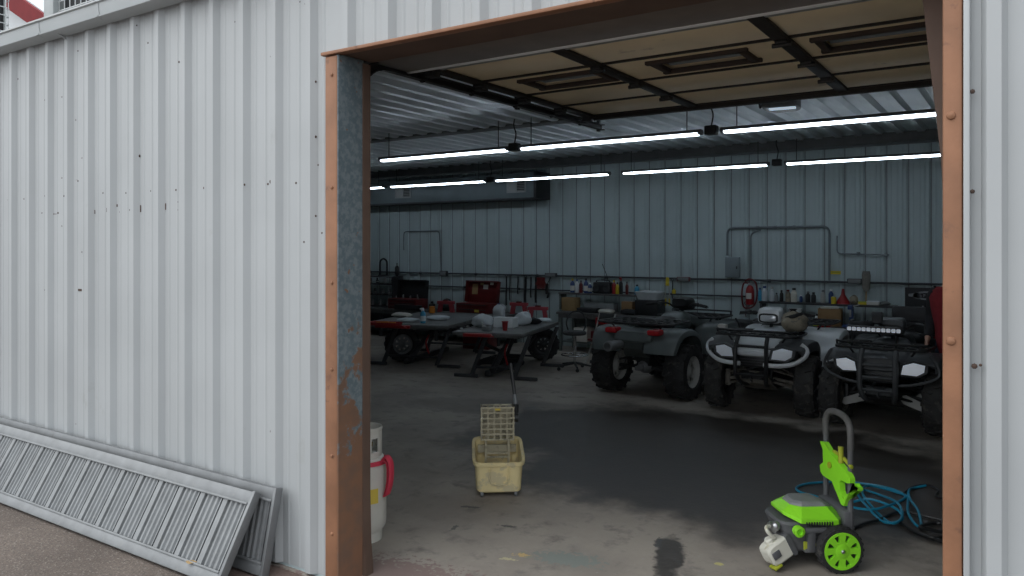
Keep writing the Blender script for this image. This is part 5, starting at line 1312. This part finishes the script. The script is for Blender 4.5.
mb = MB(); mb.loft([hring(0, 0, z, hx, hy, 5, 20) for z, hx, hy in ((0, .20, .14), (.11, .24, .17), (.125, .25, .18), (.14, .25, .18), (.145, .2, .14))]); mb.build('body', 'bag_white', t); mb = MB(); mb.box((0, 0, .15), (.3, .2, .014), ch=.005); mb.build('lid', 'white_plastic', t)
carton('black tool case below the white tub on the workbench', (px_x(650, 9.9), 9.9, BZ+.002), (.44, .34, .26), 'black', 0, 'dark_steel', 'tool_case', 'tool case')
lump('cloth', 'grey cloth heap on the middle of the workbench front', 'cloth', (px_x(606, 9.7), 9.72, BZ), (.16, .10, .04), 'paper', 41, 0, .25)
lump('cloth', 'dark cloth heap on the right half of the workbench front', 'cloth', (px_x(630, 9.7), 9.66, BZ), (.16, .06, .05), 'cloth_black', 42, 0, .22)
carton('flat dark blue case on the left half of the workbench front', (px_x(588, 9.72), 9.74, BZ+.002), (.40, .2, .07), 'banner_black', R(6), 'dark_steel', 'tool_case', 'tool case')
mb = MB(); mb.box((px_x(604, 9.5)-bm_.location.x, -.345, .615), (.36, .05, .13), ch=.012); dr_ = mb.build('drawer', 'red_paint', bm_); dr_['label'] = 'red drawer front'
mb = MB(); mb.box((px_x(604, 9.5)-bm_.location.x, -.375, .63), (.12, .014, .02), ch=.004); mb.build('pull', 'pink_red', dr_)
# under the workbench
carton('pale box on the lower shelf of the workbench', (px_x(584, 9.75), 9.75, .197), (.28, .3, .26), 'paper')
carton('dark red box on the lower shelf at the right of the workbench', (px_x(602, 9.8), 9.75, .197), (.26, .3, .2), 'dark_red', 0, 'dark_red')
# creeper-like pale frame chair right of the stool
p = ontop(597, 369, 0)
t = thing('folding_chair', 'folding chair with pale tube frame and dark red seat right of the stool', 'chair', (p[0], p[1]+.2, 0), R(-25))
for s in (-1, 1):
    mb = MB(); mb.tube(sp([(s*.2, -.22, .01), (s*.2, -.05, .42), (s*.2, .10, .88)], 5), .013, 8); mb.build('leg', 'guard_grey', t)
    mb = MB(); mb.tube([(s*.185, .25, .01), (s*.185, -.10, .45)], .013, 8); mb.build('leg', 'guard_grey', t)
mb = MB(); mb.box((0, 0, .45), (.36, .36, .035), ch=.012); mb.build('seat', 'dark_red', t)
mb = MB(); mb.box((0, .085, .80), (.40, .025, .16), rot=(R(-14), 0, 0), ch=.01); mb.build('backrest', 'black', t)
# ------------------------------------------------------------------ right bench and its shelf
RY, RZ = 10.02, 1.062
row = [(760, .04, .22, 'blue_light', 'blue', 'blue bottle at the left end of the right shelf'), (764.5, .055, .25, 'bag_white', 'blue', 'pale blue white jug second on the right shelf'), (772, .05, .24, 'bag_white', 'guard_grey', 'white bottle third on the right shelf'),
       (776.5, .03, .14, 'mid_grey', 'black', 'short grey jar fourth on the right shelf'), (781.5, .035, .19, 'black', 'black', 'black bottle in the left half of the right shelf'), (788, .05, .20, 'tan_cloth', 'dark_red', 'tan bottle with a dark red cap on the right shelf'),
       (794, .06, .23, 'cream', 'black', 'cream tub with a black lid above the white bucket'), (801, .03, .12, 'blue', 'white_plastic', 'small blue jar with a white lid on the right shelf'), (808, .045, .18, 'black', 'mid_grey', 'squat black bottle with a grey cap on the right shelf'),
       (813.5, .045, .17, 'dark_steel', 'black', 'dark grey canister with a round top on the right shelf'), (823, .045, .21, 'guard_grey', 'mid_grey', 'light grey canister on the right shelf before the blue one'), (831, .045, .23, 'blue', 'white_plastic', 'blue bottle with white cap near the red funnel')]
for u, r_, h_, m, c_, l in row: bottle(l, (px_x(u, RY), RY, RZ), r_*.85, h_, m, c_, 'bottles on the right shelf', neck=.5)
t = thing('funnel', 'red funnel standing upside down on the right shelf', 'funnel', (px_x(843, RY), RY, RZ)); mb = MB(); mb.lathe([(.10, 0), (.10, .03), (.03, .15), (.018, .24)], 18); mb.build('cone', 'red_paint', t); mb = MB(); mb.ring_lathe([(.10, 0), (.108, 0), (.108, .012), (.10, .012)], 18); mb.build('rim', 'pink_red', t)
can('yellow tin on the right shelf beside the red funnel', (px_x(835, RY), RY-.10, RZ), .04, .12, 'yellow')
lump('rag', 'brown grey rag heap right of the red funnel on the shelf', 'rag', (px_x(854, RY), RY, RZ), (.06, .08, .07), 'tan_cloth', 51, 0, .2)
carton('flat yellow box on the right shelf', (px_x(863, RY), RY, RZ), (.12, .14, .035), 'yellow', 0, 'lime_dark')
carton('flat white box on the right shelf near its right end', (px_x(873.5, RY), RY, RZ), (.18, .14, .05), 'paper', 0, 'white_plastic')
lump('cloth', 'greenish grey cloth at the right end of the shelf', 'cloth', (px_x(885, RY), RY, RZ), (.07, .08, .03), 'mid_grey', 52, 0, .2)
t = thing('white_bucket', 'white bucket on the right bench below the shelf', 'bucket', (px_x(795, 9.85), 9.85, .722)); mb = MB(); mb.lathe([(.085, 0), (.10, .24), (.105, .245), (.098, .25), (.08, .02), (.02, .015)], 22); mb.build('body', 'white_plastic', t); mb = MB(); mb.tube([(.10*math.cos(a), -.004, .24-.10*math.sin(a)) for a in [PI*k/10 for k in range(11)]], .004, 6); mb.build('bail', 'dark_steel', t)
t = carton('brown cardboard box on the right bench with papers on top', (px_x(830, 9.8), 9.82, .722), (.34, .26, .26), 'cardboard', R(5), 'cardboard')
t = thing('paper_stack', 'white papers lying on the brown cardboard box', 'papers', (px_x(829, 9.8), 9.82, .998), R(15)); mb = MB(); mb.box((0, 0, .012), (.26, .2, .024), ch=.002); mb.build('sheets', 'paper', t); mb = MB(); mb.box((.02, .01, .028), (.2, .16, .006), rot=(0, 0, R(12))); mb.build('top_sheet', 'white_plastic', t)
t = thing('bench_grinder_stand', 'dark blue arbor press on the right bench beside the cardboard box', 'arbor press', (px_x(852, 9.85), 9.76, .722)); mb = MB(); mb.box((0, 0, .02), (.22, .2, .04), ch=.01); mb.build('base', 'blue', t); mb = MB(); mb.box((.0, .05, .18), (.06, .07, .30), ch=.012); mb.box((0, -.01, .31), (.07, .16, .07), ch=.012); mb.build('column', 'blue', t); mb = MB(); mb.box((0, -.06, .24), (.025, .025, .16)); mb.tube([(.0, -.02, .31), (.13, -.02, .36)], .009, 7); mb.build('ram', 'steel', t)
for u, m, l, h_ in ((804, 'blue', 'blue bottle on the right bench behind the bag', .18), (811, 'green', 'green bottle on the right bench behind the bag', .10), (817, 'white_plastic', 'white bottle on the right bench left of the cardboard box', .17)): bottle(l, (px_x(u, 9.85), 9.85, .722), .045, h_, m, 'black', 'bottles on the right bench')
carton('flat lime box on the right bench in front of the cardboard box', (px_x(819, 9.66), 9.66, .722), (.16, .08, .05), 'lime_dark', 0, 'lime_dark')
t = thing('broom', 'pale broom head leaning upside down above the right shelf', 'broom', (px_x(866, BY-.14), BY-.14, RZ)); mb = MB(); mb.tube([(0, 0, .0), (0, .02, .22)], .012, 8); mb.build('stick', 'wood', t); mb = MB(); mb.loft([hring(0, .02, z, hx, .03, 3, 14) for z, hx in ((.20, .03), (.24, .055), (.46, .065), (.52, .05))]); mb.build('bristles', 'broom_grey', t)
# banner with a pale oval emblem
bx0, bx1 = px_x(905, BY-.06), px_x(905, BY-.06)+.62
t = thing('banner_sign', 'black banner with a pale winged oval emblem at the right end of the back wall', 'banner', ((bx0+bx1)/2, BY-.06, 1.03))
mb = MB(); mb.box((0, 0, 0), (bx1-bx0, .02, .62), ch=.004); mb.build('cloth', 'banner_black', t)
mb = MB(); mb.prism([(.20*math.cos(2*PI*k/32), .068*math.sin(2*PI*k/32)) for k in range(32)], .006, frame((0, -.013, .19), (1, 0, 0), (0, 0, 1))); mb.prism([(-.26, .02), (-.10, .045), (-.10, -.045), (-.26, -.015)], .006, frame((0, -.013, .19), (1, 0, 0), (0, 0, 1))); mb.build('emblem', 'emblem', t)
mb = MB()
mb.prism([(.155*math.cos(2*PI*k/32), .042*math.sin(2*PI*k/32)) for k in range(32)], .003, frame((.01, -.018, .19), (1, 0, 0), (0, 0, 1))); em = mb.build('emblem_field', 'banner_black', t)
mb = MB()
for k in range(5):
    x = -.10+.05*k
    mb.box((x, -.0215, .19), (.008, .004, .045)); mb.box((x+.014, -.0215, .19+(.018 if k % 2 else -.018)), (.022, .004, .008)); mb.box((x+.014, -.0215, .19), (.022, .004, .007))
mb.build('lettering', 'emblem', em)
mb = MB()
for k in range(3): mb.box((-.06+.05*k, -.013, .02-.06*(k % 2)), (.03, .004, .025))
mb.build('small_marks', 'emblem', t)

# ------------------------------------------------------------------ person beside the black quad, mostly behind the right jamb
pt = thing('person', 'person in dark red vest and black sleeves leaning beside the black quad', 'person', (-.42, 6.30, 0), R(-6), None, 1.04)
def lean(m_, torso_=False):
    for v in m_.v:
        q = max(0, min(1, (v.z-.22)/.98)); k = -.275*q*q*(3-2*q)
        if v.x < -.185 and v.z > .66 and not torso_: k = -.23
        v.x += k
    return m_
mb = MB()
def limb(pts, rs, n=14, k=5): 
    P = sp(pts, k); m_ = []
    for i in range(len(P)):
        q = i/k; a = int(min(q, len(rs)-1)); b_ = min(a+1, len(rs)-1); m_.append(rs[a]+(rs[b_]-rs[a])*(q-a))
    mb.tube(P, m_, n)
# local: faces -y; x<0 is the side seen past the jamb
torso = [(.00, .86, .155, .10), (.0, .95, .165, .11), (.0, 1.08, .145, .10), (.0, 1.22, .165, .115), (.0, 1.36, .185, .11), (.0, 1.44, .155, .09), (.0, 1.50, .07, .065)]
mb.loft([hring(0, y, z, hx, hy, 2.5, 20) for y, z, hx, hy in torso])
limb([(0, .0, 1.44), (0, -.01, 1.53), (0, -.025, 1.60)], [.062, .056, .058])
# head
mb.loft([hring(0, y, z, hx, hy, 2.1, 18) for y, z, hx, hy in ((-.045, 1.565, .035, .045), (-.045, 1.585, .052, .066), (-.035, 1.63, .066, .088), (-.025, 1.68, .073, .098), (-.02, 1.73, .073, .098), (-.015, 1.77, .060, .082), (-.012, 1.795, .03, .04))])
mb.ball((0, -.128, 1.672), (.014, .020, .022), 10, 6); mb.ball((0, -.122, 1.632), (.026, .012, .008), 10, 5); mb.ball((0, -.115, 1.592), (.022, .015, .014), 10, 5)
for s in (-1, 1):
    mb.ball((s*.076, -.01, 1.68), (.010, .022, .034), 8, 6); mb.ball((s*.030, -.108, 1.712), (.022, .012, .008), 8, 5)
for s in (-1, 1):
    limb([(s*.09, 0, .90), (s*.10, -.01, .70), (s*.10, -.015, .50), (s*.10, .01, .28), (s*.10, .02, .09)], [.088, .078, .058, .054, .040])
    limb([(s*.175, 0, 1.415), (s*.215, .01, 1.36), (s*.240, .04, 1.18), (s*.245, -.02, 1.04), (s*.245, -.125, .94)], [.058, .054, .045, .040, .028])
    mb.loft([hring(s*.10, y, z, hx, hy, 2.5, 14) for y, z, hx, hy in ((-.05, .03, .042, .12), (-.05, .05, .045, .13), (-.02, .085, .042, .09), (.02, .12, .040, .05))])
    # hand: palm, four bent fingers, thumb leaving the side
    w0 = Vector((s*.245, -.125, .94)); d = Vector((0, -.35, -1)).normalized(); sd_ = Vector((0, -1, .35)).normalized(); nr = Vector((-s*1., 0, 0))
    mb.loft([[tuple(w0+d*q+sd_*(a*hw)+nr*(b_*ht)) for a, b_ in ((1, 1), (.3, 1.25), (-.3, 1.25), (-1, 1), (-1, -1), (-.3, -1.1), (.3, -1.1), (1, -1))] for q, hw, ht in ((-.01, .026, .016), (.02, .034, .016), (.06, .041, .014), (.092, .040, .012))])
    for k, ln in enumerate((.062, .072, .068, .052)):
        b0 = w0+d*.088+sd_*(.031-.0205*k)
        p1 = b0+d*ln*.5+nr*.006; p2 = p1+d*ln*.32+nr*.016; p3 = p2+d*ln*.22+nr*.018
        mb.tube([b0-d*.01, b0+d*ln*.2, p1, p2, p3], [.0095, .0095, .0088, .008, .006], 9)
    b0 = w0+d*.022+sd_*.028
    mb.tube([b0, b0+sd_*.018+d*.022+nr*.006, b0+sd_*.026+d*.050+nr*.014, b0+sd_*.024+d*.072+nr*.020], [.0135, .012, .0105, .008], 9)
body = lean(mb).build('body', 'skin', pt, ang=60)
rm = body.modifiers.new('r', 'REMESH'); rm.mode = 'VOXEL'; rm.voxel_size = .0055; rm.use_smooth_shade = True
smm = body.modifiers.new('s', 'SMOOTH'); smm.iterations = 3; smm.factor = .5
for s in (-1, 1):
    mb = MB(); mb.ball((s*.030, -.116, 1.698), (.011, .007, .0055), 10, 6); ey = lean(mb).build('eye', 'white_plastic', pt)
    mb = MB(); mb.ball((s*.030, -.1225, 1.698), (.0055, .004, .005), 8, 5); lean(mb).build('iris', 'black', ey)
mb = MB(); mb.loft([hring(0, y, z, hx, hy, 2.1, 18) for y, z, hx, hy in ((.03, 1.64, .066, .065), (.02, 1.70, .080, .088), (-.005, 1.75, .083, .108), (-.01, 1.79, .070, .095), (-.01, 1.815, .035, .05))]); lean(mb).build('hair', 'hair', pt)
# clothing
mb = MB(); mb.loft([hring(0, y, z, hx+.022, hy+.028, 2.5, 24) for y, z, hx, hy in [(.00, .79, .19, .145), (.00, .86, .185, .135), (.0, .95, .172, .12)]+torso[2:6]]+[hring(0, 0, 1.475, .135, .09, 2.5, 24)]); vs_ = lean(mb, True).build('vest', 'cloth_red', pt, ang=60)
mb = MB(); mb.tube([(0, -.145, .82), (0, -.146, 1.1), (0, -.148, 1.34), (0, -.125, 1.44)], .008, 6); lean(mb).build('zip', 'black', vs_)
mb = MB(); mb.ring_lathe([(.072, 1.46), (.085, 1.46), (.08, 1.53), (.068, 1.53)], 20); lean(mb).build('collar', 'cloth_red', pt)
for s in (-1, 1):
    mb = MB(); limb([(s*.160, 0, 1.425), (s*.212, .01, 1.365), (s*.240, .04, 1.18), (s*.245, -.02, 1.04), (s*.245, -.112, .955)], [.074, .068, .056, .050, .040]); lean(mb).build('sleeve', 'cloth_black', pt, ang=60)
    mb = MB(); limb([(s*.085, 0, .90), (s*.10, -.01, .70), (s*.10, -.015, .50), (s*.10, .01, .28), (s*.10, .02, .06)], [.110, .095, .078, .072, .066]); lean(mb).build('trouser_leg', 'denim', pt, ang=60)
    mb = MB(); mb.loft([hring(s*.10, y, z, hx, hy, 3, 16) for y, z, hx, hy in ((-.05, 0, .052, .14), (-.05, .025, .054, .143), (-.045, .06, .050, .13), (-.0, .10, .050, .08), (.02, .14, .048, .058))]); lean(mb).build('boot', 'leather', pt, ang=60)
mb = MB(); mb.loft([hring(0, .0, z, hx, hy, 2.5, 22) for z, hx, hy in ((.78, .178, .125), (.90, .185, .13), (.97, .178, .125))]); lean(mb).build('trouser_seat', 'denim', pt, ang=60)
# ------------------------------------------------------------------ light, sky, camera
sc = bpy.context.scene
w = bpy.data.worlds.new('overcast'); sc.world = w; w.use_nodes = True
nt = w.node_tree; L = nt.links.new; bg = nt.nodes['Background']
tc = nt.nodes.new('ShaderNodeTexCoord'); sx = nt.nodes.new('ShaderNodeSeparateXYZ'); L(tc.outputs['Generated'], sx.inputs[0])
rp = nt.nodes.new('ShaderNodeValToRGB'); L(sx.outputs[2], rp.inputs['Fac'])
e = rp.color_ramp.elements
e[0].position = 0; e[0].color = (.50, .54, .58, 1); e[1].position = 1; e[1].color = (1., 1.04, 1.08, 1)
L(rp.outputs['Color'], bg.inputs['Color']); bg.inputs['Strength'].default_value = 2.1
sl = bpy.data.lights.new('overcast_sun', 'SUN'); sl.energy = 1.7; sl.angle = R(70); sl.color = (1, .985, .96)
so = bpy.data.objects.new('overcast_sun', sl); col.objects.link(so)
so.rotation_euler = Vector((.55, .5, -.75)).to_track_quat('-Z', 'Y').to_euler()
cam = bpy.data.cameras.new('camera'); co = bpy.data.objects.new('camera', cam); col.objects.link(co)
co.location = (0, -3.2, 1.95); co.rotation_euler = (R(90), 0, R(33.7))
cam.sensor_width = 36; cam.lens = 778/1024*36; cam.shift_y = -40/1024; cam.clip_start = .05; cam.clip_end = 400
sc.camera = co
sc.view_settings.view_transform = 'Standard'; sc.view_settings.look = 'None'; sc.view_settings.gamma = 1; sc.view_settings.use_curve_mapping = False
sc.view_settings.exposure = 0
